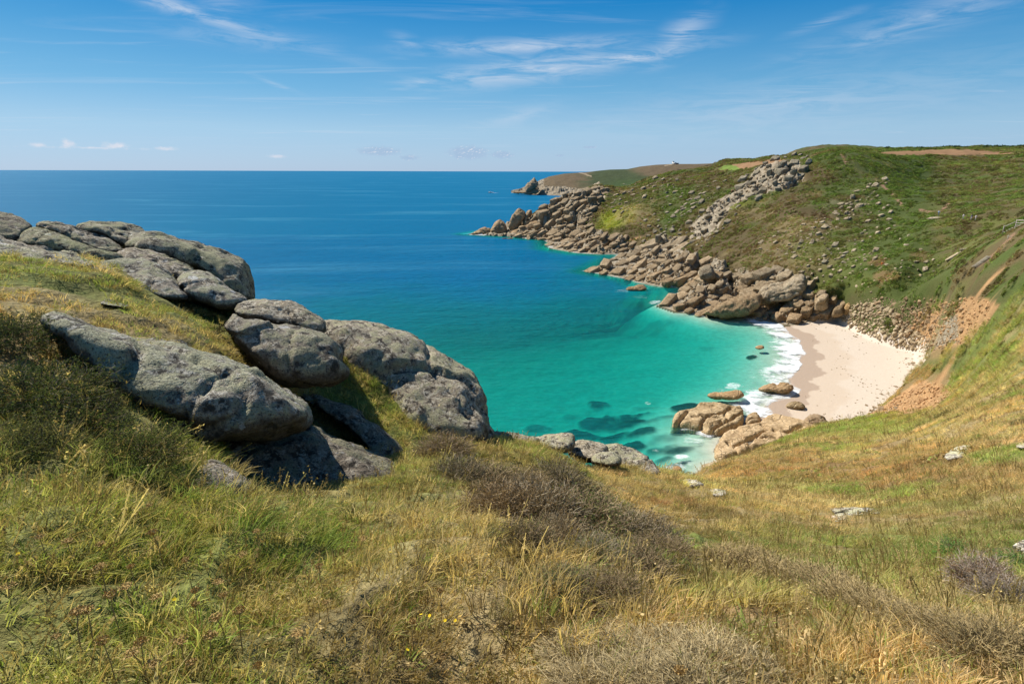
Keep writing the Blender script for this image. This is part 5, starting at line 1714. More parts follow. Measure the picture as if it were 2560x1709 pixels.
def scatter(name, pts, cover, rot, scl, protos, label_kind='stuff'):
    """one object whose points each carry a copy of one prototype"""
    n = len(pts)
    me = bpy.data.meshes.new(name)
    me.vertices.add(n)
    me.vertices.foreach_set('co', np.ascontiguousarray(pts, np.float32).ravel())
    a = me.attributes.new('cover', 'FLOAT_COLOR', 'POINT')
    a.data.foreach_set('color', np.concatenate([cover, np.ones((n, 1))], 1).astype(np.float32).ravel())
    a = me.attributes.new('rot', 'FLOAT_VECTOR', 'POINT')
    a.data.foreach_set('vector', rot.astype(np.float32).ravel())
    a = me.attributes.new('scl', 'FLOAT_VECTOR', 'POINT')
    a.data.foreach_set('vector', scl.astype(np.float32).ravel())
    a = me.attributes.new('pick', 'INT', 'POINT')
    a.data.foreach_set('value', RNG.integers(0, len(protos), n).astype(np.int32))
    o = link(name, me, kind=label_kind)
    t = bpy.data.node_groups.new(name, 'GeometryNodeTree')
    t.interface.new_socket('Geometry', in_out='INPUT', socket_type='NodeSocketGeometry')
    t.interface.new_socket('Geometry', in_out='OUTPUT', socket_type='NodeSocketGeometry')
    gi, go = t.nodes.new('NodeGroupInput'), t.nodes.new('NodeGroupOutput')
    j = t.nodes.new('GeometryNodeJoinGeometry')
    for p in protos:
        oi = t.nodes.new('GeometryNodeObjectInfo')
        oi.inputs['Object'].default_value = p
        g2 = t.nodes.new('GeometryNodeGeometryToInstance')
        t.links.new(oi.outputs['Geometry'], g2.inputs[0])
        t.links.new(g2.outputs[0], j.inputs[0])
    iop = t.nodes.new('GeometryNodeInstanceOnPoints')
    t.links.new(gi.outputs[0], iop.inputs['Points'])
    t.links.new(j.outputs[0], iop.inputs['Instance'])
    iop.inputs['Pick Instance'].default_value = True
    for nm, ty, sock in (('pick', 'INT', 'Instance Index'), ('rot', 'FLOAT_VECTOR', 'Rotation'), ('scl', 'FLOAT_VECTOR', 'Scale')):
        na = t.nodes.new('GeometryNodeInputNamedAttribute')
        na.data_type = ty
        na.inputs['Name'].default_value = nm
        t.links.new(na.outputs['Attribute'], iop.inputs[sock])
    t.links.new(iop.outputs[0], go.inputs[0])
    md = o.modifiers.new('scatter', 'NODES')
    md.node_group = t
    return o


def grid_at(A, x, y):
    t = np.interp(np.arctan2(x, y), _th, np.arange(len(_th)))
    k = np.interp(np.log(np.hypot(x, y)), np.log(_r), np.arange(len(_r)))
    return A[np.clip(np.rint(t).astype(int), 0, len(_th) - 1), np.clip(np.rint(k).astype(int), 0, len(_r) - 1)]


def sow(r0, r1, t0, t1, spacing, seed):
    """spots on a jittered ring pattern; spacing(r) metres apart"""
    g = np.random.default_rng(seed)
    X, Y = [], []
    r = r0
    while r < r1:
        sp = spacing(r)
        n = max(2, int(math.radians(t1 - t0) * r / sp))
        th = np.radians(t0) + (np.arange(n) + g.uniform(-.5, .5, n) + g.uniform(0, 1)) / n * math.radians(t1 - t0)
        rr = r + g.uniform(-.5, .5, n) * sp
        X.append(rr * np.sin(th))
        Y.append(rr * np.cos(th))
        r += sp
    x, y = np.concatenate(X), np.concatenate(Y)
    return x, y, ground_z(x, y), np.hypot(x, y)


M_GRASS = mat_plant('grass blades', .45, vary=.38, grow=1.5)
M_SHRUB = mat_plant('shrub leaves', .40, vary=.5, grow=1.45)
M_TWIG = mat_plant('heather twigs', .05, instanced=False, base=(1, 1, 1), vary=.45, grow=1.3)
M_LEAF = mat_plant('small leaves', .3, instanced=False, base=(1, 1, 1), vary=.4, grow=1.3)

SWARD = [source('sward', grass_patch(500 + k, 56, .36, 26, (.036, .10), (.0026, .0046), .05, .8, (.16, -.08), stalks=5), M_GRASS) for k in range(7)]
TURFY = [source('short_turf', grass_patch(520 + k, 60, .36, 22, (.02, .06), (.0028, .005), .05, .9, (.15, -.08), stalks=1), M_GRASS) for k in range(4)]
TUSS = [source('tussocks', grass_patch(560 + k, 46, 1.05, 24, (.12, .30), (.009, .017), .13, .95, (.30, -.12), stalks=2), M_GRASS) for k in range(6)]
SHRUBS = [source('low_shrubs', shrub_patch(580 + k, 24, 3.4, 52, .85, .16, .80), M_SHRUB) for k in range(6)]


def normals_at(x, y, e):
    zx = (ground_z(x + e, y) - ground_z(x - e, y)) / (2 * e)
    zy = (ground_z(x, y + e) - ground_z(x, y - e)) / (2 * e)
    return np.arctan(zy), -np.arctan(zx)


def turf(name, rng, bear, spacing, seed, protos, scale, keep=None, cmul=1.0, jitter=.14, tilt=1.0, yaw=1.2, eps=.3):
    x, y, z, r = sow(*rng, *bear, spacing, seed)
    ok = (grid_at(CLS, x, y) >= 2) & (grid_at(BARE, x, y) < .5) & (grid_at(STONY, x, y) < .45) & (z > .6)
    if keep is not None:
        ok &= keep(x, y, z, r)
    x, y, z, r = x[ok], y[ok], z[ok], r[ok]
    g = np.random.default_rng(seed + 1)
    c = grid_at(COVER, x, y) * cmul * (1 + g.normal(0, jitter, len(x)))[:, None] * (1 + g.normal(0, .05, (len(x), 3)))
    c = np.clip(c, .01, .8)
    e = np.maximum(eps, .02 * r)
    ax, ay = normals_at(x, y, e)
    turn = 1.3 * fbm(np.stack([x, y], -1) / (1.5 + .1 * np.median(r)), 2, seed=seed + 2)
    # lie of the slope first, then turned about its own axis
    yw = turn * yaw + g.normal(0, .5, len(x))
    cx, sx, cy, sy, cz, sz = np.cos(ax * tilt), np.sin(ax * tilt), np.cos(ay * tilt), np.sin(ay * tilt), np.cos(yw), np.sin(yw)
    r00, r10, r20 = cy * cz + sy * sx * sz, cx * sz, -sy * cz + cy * sx * sz
    r21, r22 = sy * sz + cy * sx * cz, cy * cx
    rot = np.stack([np.arctan2(r21, r22), -np.arcsin(np.clip(r20, -1, 1)), np.arctan2(r10, r00)], -1)
    s = scale(r, g)
    return scatter(name, np.stack([x, y, z - .01], -1), c, rot, np.stack([s, s, s * g.uniform(.8, 1.2, len(x))], -1), protos)


def clipped(x, y):
    """wind-clipped turf among the boulders"""
    px, py = to_pix(np.stack([x, y, ground_z(x, y)], -1))
    return (px < 660) & (py < 930) & (np.hypot(x, y) > 5.0)


def thicket(x, y):
    """most of the grass is shaded out under the bushes"""
    px, py = to_pix(np.stack([x, y, ground_z(x, y)], -1))
    m = inside(px, py, [(1140, 1150), (1260, 1130), (1480, 1190), (1640, 1290), (1730, 1380), (1700, 1450), (1560, 1460), (1380, 1420), (1230, 1330), (1150, 1220)])
    m |= inside(px, py, [(1790, 1390), (1900, 1400), (2100, 1460), (2260, 1540), (2230, 1570), (2100, 1540), (1900, 1480), (1800, 1440)])
    m |= inside(px, py, [(1420, 1590), (1600, 1580), (1900, 1600), (1960, 1709), (1420, 1709)])
    m |= inside(px, py, [(400, 1110), (520, 1080), (700, 1100), (900, 1150), (1000, 1200), (900, 1250), (640, 1275), (480, 1265), (400, 1200)])
    return m & (RNG.uniform(0, 1, np.shape(x)) < .8)


turf('grass', (1.1, 15.5), (-48, 48), lambda r: .27 + .024 * r, 601, SWARD, lambda r, g: g.uniform(.8, 1.3, len(r)) * (1 + .03 * r), jitter=.22, cmul=1.15, keep=lambda x, y, z, r: ~clipped(x, y) & ~thicket(x, y))
turf('under_grass', (1.0, 9.0), (-48, 48), lambda r: .30 + .03 * r, 605, TURFY, lambda r, g: g.uniform(1.0, 1.4, len(r)) * (1 + .03 * r), jitter=.2, cmul=.8, keep=lambda x, y, z, r: ~clipped(x, y))
turf('clipped_turf', (5.0, 15.0), (-48, -15), lambda r: .40 + .02 * r, 611, TURFY, lambda r, g: g.uniform(.9, 1.3, len(r)) * (1 + .05 * r), keep=lambda x, y, z, r: clipped(x, y))
turf('slope_grass', (12.0, 135.0), (-22, 48), lambda r: .42 + .0150 * r, 631, TUSS, lambda r, g: g.uniform(.8, 1.2, len(r)) * (.42 + .0145 * r), cmul=1.5, keep=lambda x, y, z, r: (grid_at(CLS, x, y) == 2), eps=1.0)
turf('bracken_and_heather', (72.0, 640.0), (-3, 48), lambda r: 2.2 + .0075 * r, 641, SHRUBS, lambda r, g: g.uniform(.7, 1.1, len(r)) * (.42 + r / 560), jitter=.2, keep=lambda x, y, z, r: (grid_at(CLS, x, y) == 3), eps=3.0)


turf('low_heath', (16.0, 150.0), (-8, 48), lambda r: 1.3 + .026 * r, 651, SHRUBS, lambda r, g: g.uniform(.10, .24, len(r)) * (1 + .012 * r), jitter=.25, cmul=.75, eps=1.0,
     keep=lambda x, y, z, r: (grid_at(CLS, x, y) == 2) & (fbm(np.stack([x, y], -1) / 7.0, 3, seed=75) > .02))


# ------------------------------------------------------------------ bushes that can be told apart
def twig_bush(seed, n, size, width, leaves, leaf):
    g = np.random.default_rng(seed)
    d = g.normal(0, 1, (n, 3))
    d[:, 2] = np.abs(d[:, 2]) * .9 + .15
    d /= np.linalg.norm(d, axis=1, keepdims=True)
    lump = 1 + .30 * fbm(d * 2.0 + seed, 3, seed=seed)
    R = size * lump * g.uniform(.75, 1.05, n)
    s = np.linspace(.35, 1, 4)
    P = d[:, None] * (R[:, None] * s)[..., None] * np.array([1, 1, .8])
    P = P + g.normal(0, size * .035, P.shape)
    a = ribbons(P, np.repeat(g.uniform(*width, n)[:, None], 4, 1) * np.linspace(1, .5, 4)[None], g.uniform(0, 1, n))
    # side twigs
    m = n * 3
    i = g.integers(0, n, m)
    f = g.uniform(.45, 1.0, m)
    st = d[i] * (R[i] * f)[:, None] * np.array([1, 1, .8])
    dd = d[i] + g.normal(0, .75, (m, 3))
    dd /= np.linalg.norm(dd, axis=1, keepdims=True)
    L = size * g.uniform(.10, .24, m)
    Q = st[:, None] + dd[:, None] * (L[:, None] * np.linspace(0, 1, 3))[..., None] + g.normal(0, size * .012, (m, 3, 3))
    b = ribbons(Q, np.repeat(g.uniform(width[0] * .6, width[1] * .7, m)[:, None], 3, 1), g.uniform(0, 1, m))
    tw = merge([a, b])
    lf = None
    if leaves:
        k = g.integers(0, m, leaves)
        c = Q[k, g.integers(0, 3, leaves)] + g.normal(0, size * .012, (leaves, 3))
        u = g.normal(0, 1, (leaves, 3))
        v = np.cross(u, g.normal(0, 1, (leaves, 3)))
        u *= (leaf * g.uniform(.5, 1.2, leaves) / np.linalg.norm(u, axis=1))[:, None]
        v *= (leaf * g.uniform(.3, .8, leaves) / (np.linalg.norm(v, axis=1) + 1e-9))[:, None]
        V = np.stack([c - u, c - v, c + u, c + v], 1).reshape(-1, 3)
        lf = (V, np.arange(leaves * 4).reshape(-1, 4), np.repeat(g.uniform(0, 1, leaves), 4))
    return tw, lf


def bush_proto(seed, n, width, leaves, leaf):
    tw, lf = twig_bush(seed, n, 1.0, width, leaves, leaf)
    a = make_mesh('twigs', tw[0], tw[1], {'tint': tw[2]}, smooth=False)
    a.materials.append(M_TWIG)
    b = None
    if lf is not None:
        b = make_mesh('foliage', lf[0], lf[1], {'tint': lf[2]}, smooth=False)
        b.materials.append(M_LEAF)
    return a, b


HEATHER = [bush_proto(700 + k, 620, (.008, .014), 5200, .021) for k in range(4)]
GORSE = [bush_proto(720 + k, 620, (.009, .017), 900, .018) for k in range(4)]
CUSHION = [bush_proto(760 + k, 300, (.008, .012), 9500, .017) for k in range(3)]
IVY = [bush_proto(740 + k, 160, (.01, .016), 2600, .030) for k in range(2)]
_bg = np.random.default_rng(9)


def bush(name, px, py, width_px, protos, twig_col, leaf_col, label, group, flat=.75):
    h = hit(px, py, .9)
    if h is None:
        return
    c, r = h
    slant = math.sqrt(r * r + (EYE - c[2]) ** 2)
    s = width_px * slant / FPX * .5
    root = bpy.data.objects.new(name, None)
    SC.collection.objects.link(root)
    root.location = c - np.array([0, 0, .05 * s])
    root.rotation_euler = (0, 0, _bg.uniform(0, 6.28))
    root.scale = (s, s * _bg.uniform(.8, 1.1), s * flat * _bg.uniform(.85, 1.15))
    root['label'], root['category'] = label, 'bush'
    if group:
        root['group'] = group
    tw, lf = protos[_bg.integers(0, len(protos))]
    for me, nm, col in ((tw, 'twigs', twig_col), (lf, 'foliage', leaf_col)):
        if me is None:
            continue
        o = bpy.data.objects.new(nm, me)
        SC.collection.objects.link(o)
        o.parent = root
        o.color = (*np.array(col) * _bg.uniform(.85, 1.15), 1)


ORD = 'first second third fourth fifth sixth seventh eighth ninth tenth eleventh twelfth thirteenth fourteenth fifteenth sixteenth seventeenth eighteenth'.split()
_H, _HG = 'brown heather bush in the dense thicket below the brow rocks', 'heather bushes of the thicket below the brow rocks'
for i_, (px, py, w) in enumerate(sorted(((1150, 1165, 150), (1230, 1190, 170), (1310, 1180, 160), (1390, 1190, 150), (1450, 1225, 150), (1250, 1255, 190), (1350, 1265, 200), (1450, 1285, 190), (1540, 1310, 180),
                  (1620, 1335, 160), (1670, 1370, 150), (1500, 1375, 190), (1390, 1340, 190), (1590, 1405, 170), (1690, 1405, 120), (1300, 1345, 170), (1420, 1440, 180), (1530, 1455, 170)))):
    hp = ((.19, .15, .09), (.22, .18, .12), (.16, .14, .08), (.23, .17, .10))[_bg.integers(0, 4)]
    lp = ((.17, .14, .055), (.13, .15, .05), (.20, .14, .07), (.11, .10, .05))[_bg.integers(0, 4)]
    bush('heather_bush', px, py + 34, w * _bg.uniform(1.05, 1.5), HEATHER, hp, lp, ORD[i_] + ' brown heather bush from the left in the thicket below the brow rocks', _HG, flat=_bg.uniform(.6, .85))
_G, _GG = 'grey leafless gorse bush in the long bank on the dry slope', 'grey gorse bushes of the long bank'
for i_, (px, py, w) in enumerate(((1800, 1400, 130), (1860, 1410, 150), (1930, 1430, 160), (2000, 1450, 170), (2070, 1470, 170), (2130, 1500, 160), (2190, 1520, 140), (2245, 1540, 130), (2310, 1575, 150), (2390, 1600, 160), (2470, 1625, 170), (2540, 1620, 160))):
    bush('gorse_bush', px, py + 22, w * 1.3, GORSE, (.27, .205, .10), (.17, .14, .045), ORD[i_] + ' grey gorse bush from the left in the long bank on the slope', _GG, flat=.6)
_B, _BG = 'bleached tangled gorse bush at the bottom edge', 'bleached gorse bushes at the bottom edge'
for i_, (px, py, w) in enumerate(sorted(((1460, 1620, 210), (1570, 1640, 220), (1680, 1640, 210), (1790, 1650, 220), (1880, 1690, 200), (1620, 1709, 230), (1750, 1720, 230), (1480, 1720, 220), (1900, 1600, 150)))):
    bush('gorse_bush', px, py + 24, w * 1.15, GORSE, (.31, .245, .13), (.21, .165, .055), ORD[i_] + ' bleached tangled gorse bush from the left at the bottom edge', _BG, flat=.5)
for px, py, w, tc, lc, lb in ((465, 1205, 120, (.14, .11, .08), (.075, .15, .035), 'green ivy leaved clump growing on the small cracked stone'),
                              (1110, 1125, 170, (.20, .15, .10), (.20, .16, .07), 'brown bush full of dead umbels at the foot of the domed boulder'),
                              (540, 820, 70, (.10, .08, .06), (.085, .075, .03), 'dark bramble bush beside the overhanging boulder'),
                              (50, 850, 240, (.10, .09, .06), (.07, .09, .028), 'dark green bush at the left edge above the whale backed boulder'),
                              (90, 985, 300, (.10, .09, .06), (.07, .095, .028), 'tall dark green bush filling the hollow at the left edge'),
                              (235, 935, 210, (.12, .10, .06), (.10, .105, .035), 'shaded brown green bush against the tail of the whale backed boulder'),
                              (345, 1135, 230, (.12, .10, .06), (.10, .125, .032), 'green cushion bush in front of the whale backed boulder'),
                              (190, 1075, 250, (.11, .09, .06), (.085, .105, .03), 'dark cushion bush left of the green cushion bush'),
                              (40, 1130, 240, (.11, .10, .06), (.10, .11, .035), 'olive green cushion bush at the left edge in front of the dark cushion'),
                              (430, 1225, 170, (.12, .10, .06), (.09, .12, .03), 'low green cushion bush left of the small cracked stone'),
                              (1700, 1445, 110, (.25, .2, .15), (.22, .15, .07), 'lone brown bush between the thicket and the grey bank'),
                              (2455, 1455, 170, (.25, .2, .16), (.2, .13, .07), 'reddish brown bush on the right slope above the grey bank'),
                              (2540, 1500, 150, (.24, .2, .16), (.18, .13, .07), 'reddish bush at the right edge on the dry slope'),
                              (2385, 1370, 90, (.16, .14, .08), (.10, .21, .045), 'bright green bracken clump on the right slope'),
                              (2530, 1405, 110, (.16, .14, .08), (.10, .22, .045), 'bright green bracken clump at the right edge'),
                              (230, 1010, 120, (.12, .10, .06), (.09, .10, .035), 'dark tussocky bush on the mound left of the whale backed boulder')):
    bush('bush', px, py + 10, w, CUSHION if 'cushion' in lb or 'dark green' in lb or 'shaded' in lb else IVY if 'green' in lb or 'bramble' in lb else HEATHER, tc, lc, lb, None, flat=.7)


# ------------------------------------------------------------------ dry umbels and flowers
def mat_plain(name, col, rough=.8, spec=.2):
    m, n = new_mat(name)
    p = n.n('ShaderNodeTexCoord').outputs['Object']
    t = n.noise(p, 30.0, 3, .6)
    c = n.mix(n.smooth(t, .3, .7), n.vmath('SCALE', tuple(col), .8), tuple(col))
    b = n.n('ShaderNodeBsdfPrincipled', ins={'Base Color': c, 'Roughness': rough, 'Specular IOR Level': spec})
    n.out(b.outputs[0])
    return m


M_STEM = mat_plain('dry stem', (.34, .25, .12))
M_UMBEL = mat_plain('dry seed head', (.50, .33, .12))
M_PETAL = mat_plain('yellow petal', (.85, .60, .02))


def tube(path, rad, sides=5):
    path = np.asarray(path, float)
    k = len(path)
    rad = np.broadcast_to(rad, (k,))
    t = np.gradient(path, axis=0)
    t /= np.linalg.norm(t, axis=1, keepdims=True)
    ref = np.array([.3, .9, .1])
    a = np.cross(t, ref)
    a /= np.linalg.norm(a, axis=1, keepdims=True)
    b = np.cross(t, a)
    ang = np.linspace(0, 2 * math.pi, sides, endpoint=False)
    V = path[:, None] + rad[:, None, None] * (np.cos(ang)[None, :, None] * a[:, None] + np.sin(ang)[None, :, None] * b[:, None])
    i = np.arange(k - 1)[:, None] * sides
    j = np.arange(sides)[None]
    jn = (j + 1) % sides
    F = np.stack([i + j, i + jn, i + sides + jn, i + sides + j], -1).reshape(-1, 4)
    return V.reshape(-1, 3), F


def umbel_meshes(seed):
    g = np.random.default_rng(seed)
    p = np.array([[0, 0, 0], [.01, .005, .35], [.03, .0, .7], [.05 + g.normal(0, .05), g.normal(0, .05), 1.0]])
    v, f = tube(p, [.016, .013, .011, .010])
    st = make_mesh('stem', v, f)
    st.materials.append(M_STEM)
    top = p[-1]
    V, F = [], []
    o = 0
    for k in range(22):
        a = k * 2.4
        rr = math.sqrt((k + .5) / 22)
        d = np.array([math.cos(a) * rr * .13, math.sin(a) * rr * .13, .12 - .03 * rr])
        q = np.array([top, top + d * np.array([.7, .7, .45]), top + d])
        v, f = tube(q, [.006, .005, .005], 4)
        V.append(v); F.append(f + o); o += len(v)
        for _ in range(5):
            c = top + d + g.normal(0, .014, 3)
            a1, b1 = g.normal(0, 1, 3), g.normal(0, 1, 3)
            a1 *= .022 / np.linalg.norm(a1); b1 *= .022 / np.linalg.norm(b1)
            V.append(np.array([c - a1, c - b1, c + a1, c + b1])); F.append(np.array([[o, o + 1, o + 2, o + 3]])); o += 4
    hd = make_mesh('seed_head', np.concatenate(V), np.concatenate(F))
    hd.materials.append(M_UMBEL)
    return st, hd


UMB = [umbel_meshes(800 + k) for k in range(5)]
_ug = np.random.default_rng(21)


def umbel(px, py, hgt, label, group):
    slant0 = hit(px, py, .9)
    if slant0 is None:
        return
    r = slant0[1]
    c = None
    for _ in range(6):                      # find the rooting spot under a head seen at this pixel
        q = at_range(px, py, r)
        gz = float(ground_z(q[0], q[1]))
        if q[2] - gz > hgt:
            r *= 1.04
        else:
            r *= .97
    q = at_range(px, py, r)
    base = np.array([q[0], q[1], float(ground_z(q[0], q[1]))])
    hgt = max(.08, q[2] - base[2])
    root = bpy.data.objects.new('dry_umbel', None)
    SC.collection.objects.link(root)
    root.location = base
    hs = _ug.uniform(.10, .17)
    root.scale = (hs, hs, hgt)
    root.rotation_euler = (0, 0, _ug.uniform(0, 6.28))
    root['label'], root['category'], root['group'] = label, 'flower head', group
    st, hd = UMB[_ug.integers(0, 5)]
    for me, nm in ((st, 'stem'), (hd, 'seed_head')):
        o = bpy.data.objects.new(nm, me)
        SC.collection.objects.link(o)
        o.parent = root
    # keep the head itself unstretched
    return root


for px, py in ((173, 1360), (322, 1473), (349, 1628), (182, 1545), (215, 1533), (268, 1613), (346, 1608), (456, 1607), (396, 1354), (262, 1360), (370, 1265), (465, 1292), (393, 1336), (468, 1405), (396, 1497), (548, 1473), (486, 1482), (554, 1542),
               (483, 1521), (387, 1664), (474, 1667), (608, 1387), (18, 1482), (104, 1354), (280, 1494), (640, 1667), (560, 1490), (590, 1530), (250, 1420), (330, 1420), (140, 1600), (520, 1600)):
    umbel(px, py, _ug.uniform(.07, .17), 'brown dried umbel standing in the grass of the lower left', 'dried umbels in the lower left grass')
for px, py in ((1065, 1074), (1116, 1089), (1137, 1098), (1194, 1086), (1182, 1096), (1077, 1125), (1209, 1105)):
    umbel(px, py, _ug.uniform(.3, .45), 'brown dried umbel against the shaded foot of the domed boulder', 'dried umbels at the foot of the domed boulder')
for px, py in ((640, 1330), (800, 1420), (820, 1530), (1030, 1560), (900, 1350), (1100, 1480), (740, 1600), (1290, 1560)):
    umbel(px, py, _ug.uniform(.07, .15), 'brown dried umbel in the grass at the bottom centre', 'dried umbels in the bottom centre grass')
umbel(1710, 1690, .32, 'rusty teasel like seed head rising from the bleached gorse', 'seed head in the gorse')


def flower_mesh():
    V, F = [], []
    o = 0
    for k in range(10):
        a = k * .628
        d = np.array([math.cos(a), math.sin(a), .15])
        s = np.array([-math.sin(a), math.cos(a), 0]) * .28
        V.append(np.array([d * .05, d * .6 - s, d, d * .6 + s])); F.append(np.array([[o, o + 1, o + 2, o + 3]])); o += 4
    return make_mesh('petals', np.concatenate(V), np.concatenate(F))


_fm = flower_mesh()
_fm.materials.append(M_PETAL)
_sv, _sf = tube(np.array([[0, 0, -6.0], [.2, .1, -3], [0, 0, 0]]), .09, 4)
_fs = make_mesh('stem', _sv, _sf)
_fs.materials.append(M_STEM)
for px, py in ((66, 1437), (1056, 1577), (1077, 1580), (1115, 1592), (1140, 1592), (1023, 1670), (980, 1415), (1275, 1345), (265, 1578), (450, 1548)):
    h = hit(px, py + 20, .9)
    if h is None:
        continue
    root = link('yellow_flower', _fm, None, loc=h[0] + np.array([0, 0, .12]), rot=(-.5, 0, px), scale=(.0075,) * 3, label='tiny yellow flower in the foreground grass', cat='flower', group='yellow flowers in the foreground grass')
    link('stem', _fs, None, parent=root)


# ------------------------------------------------------------------ small rubble between the blocks of the cliffs
def rubble():
    g = np.random.default_rng(88)
    pr = []
    for k in range(8):
        w, f = block_mesh(900 + k, sharp=40, sub=3, rough=.07, cuts=(1, 5))
        me = make_mesh('rubble', w * np.array([1.3, .9, .7]), f, smooth=False)
        me.materials.append(M_ROCK)
        pr.append(bpy.data.objects.new('rubble', me))
    P, S = [], []
    for poly, k, n in ((ROCKY_PX[0][0], 1, 2600), (ROCKY_PX[1][0], 1, 4200), (ROCKY_PX[2][0], .8, 500), (ROCKY_PX[5][0], .6, 2200), ([(2150, 1052), (2240, 1015), (2300, 950), (2390, 972), (2340, 1020), (2240, 1040)], .35, 700)):
        poly = np.array(poly, float)
        lo, hi = poly.min(0), poly.max(0)
        q = g.uniform(lo, hi, (n, 2))
        q = q[inside(q[:, 0], q[:, 1], poly)]
        for a, b in q:
            h = hit(a, b, 60.0)
            if h is None or h[0][2] < .2:
                continue
            P.append(h[0])
            S.append(k * g.uniform(2.0, 6.5) * h[1] / FPX * .5)
    P, S = np.array(P), np.array(S)
    n = len(P)
    rot = np.stack([g.normal(-.1, .3, n), g.normal(-.35, .3, n), g.normal(.55, .5, n)], -1)
    o = scatter('rock_rubble', P, np.ones((n, 3)), rot, np.stack([S, S, S], -1), pr)
    o.color = (1.05, .93, .78, 1)


rubble()


def wrack():
    """pebbles and weed scraps along the tide lines of the beach"""
    g = np.random.default_rng(96)
    pr = []
    for k in range(5):
        w, f = block_mesh(950 + k, sharp=12, sub=3, rough=.06)
        me = make_mesh('pebble', w * np.array([1.2, .9, .55]), f)
        me.materials.append(M_ROCK)
        pr.append(bpy.data.objects.new('pebble', me))
    P, S = [], []
    for k in range(5200):
        t = g.integers(0, len(BEACH))
        a, b = g.uniform(1940, 2310), g.uniform(795, 1055)
        q = at_z(a, b, 1.5)[:2]
        if not inside(q[0], q[1], BEACH):
            continue
        sw = float(seg_dist(q[0], q[1], coast_vis[22:38], closed=False))
        edge = float(seg_dist(q[0], q[1], BEACH))
        line = math.exp(-((sw - 12 - 4 * math.sin(q[1] / 7)) / 1.2) ** 2) * .5 + math.exp(-((sw - 22) / 1.6) ** 2) * .35 + math.exp(-edge / 2.2) * .8
        if g.uniform(0, 1) > line * .55 + .012 or sw < 3:
            continue
        P.append((q[0], q[1], float(ground_z(q[0], q[1]))))
        S.append(g.uniform(.05, .16) * (2.4 if edge < 3 and g.uniform(0, 1) < .35 else 1))
    P, S = np.array(P), np.array(S)
    n = len(P)
    o = scatter('beach_pebbles', P, np.ones((n, 3)), np.stack([g.normal(0, .2, n), g.normal(0, .2, n), g.uniform(0, 6.3, n)], -1), np.stack([S, S, S], -1), pr)
    o.color = (.95, .82, .68, 1)


wrack()


def clods():
    """crumbling clods and stones on the bare earth slips"""
    g = np.random.default_rng(99)
    m, n = new_mat('crumbled orange earth')
    t = n.noise(n.pos(), 2.5, 4, .6)
    b = n.n('ShaderNodeBsdfDiffuse', ins={'Color': n.mix(n.smooth(t, .3, .7), (.36, .20, .09), (.54, .34, .18))})
    n.out(b.outputs[0])
    pr = []
    for k in range(6):
        w, f = block_mesh(980 + k, sharp=16, sub=3, rough=.09)
        me = make_mesh('clod', w * np.array([1.2, .9, .7]), f, smooth=False)
        me.materials.append(m)
        pr.append(bpy.data.objects.new('clod', me))
    P, S = [], []
    for poly, n_ in (([(2170, 1036), (2230, 1000), (2300, 948), (2398, 972), (2345, 1022), (2240, 1036)], 800), ([(2250, 835), (2300, 775), (2370, 752), (2440, 742), (2500, 760), (2470, 805), (2400, 862), (2330, 878)], 650)):
        poly = np.array(poly, float)
        q = g.uniform(poly.min(0), poly.max(0), (n_, 2))
        for a, c in q[inside(q[:, 0], q[:, 1], poly)]:
            h = hit(a, c, 60.0)
            if h is not None:
                P.append(h[0])
                S.append(g.uniform(.9, 2.7) ** 2 * h[1] / FPX * .5)
    P, S = np.array(P), np.array(S)
    k = len(P)
    scatter('earth_clods', P, np.ones((k, 3)), g.uniform(-1, 1, (k, 3)), np.stack([S, S, S], -1), pr)


clods()
# ------------------------------------------------------------------ surf
def mat_foam():
    m, n = new_mat('sea foam')
    p = n.pos()
    f = n.attr('foam', out='Fac')
    lace = n.noise(n.mapping(p, scale=(1, 1, 1)), .75, 7, .74, 1.0)
    streak = n.noise(n.mapping(p, scale=(.22, 1.1, 1), rot=(0, 0, .9)), 1.0, 4, .6, .5)
    a = n.math('ADD', f, n.math('MULTIPLY', n.math('SUBTRACT', n.math('ADD', n.math('MULTIPLY', lace, .6), n.math('MULTIPLY', streak, .4)), .5), 2.4))
    a = n.math('MULTIPLY', n.smooth(a, .34, 1.15), .95)
    d = n.n('ShaderNodeBsdfDiffuse', ins={'Color': (.78, .81, .81, 1), 'Normal': n.bump(lace, .5, .15)})
    t = n.n('ShaderNodeBsdfTransparent')
    mx = n.n('ShaderNodeMixShader', ins={0: a, 1: t.outputs[0], 2: d.outputs[0]})
    n.out(mx.outputs[0])
    return m


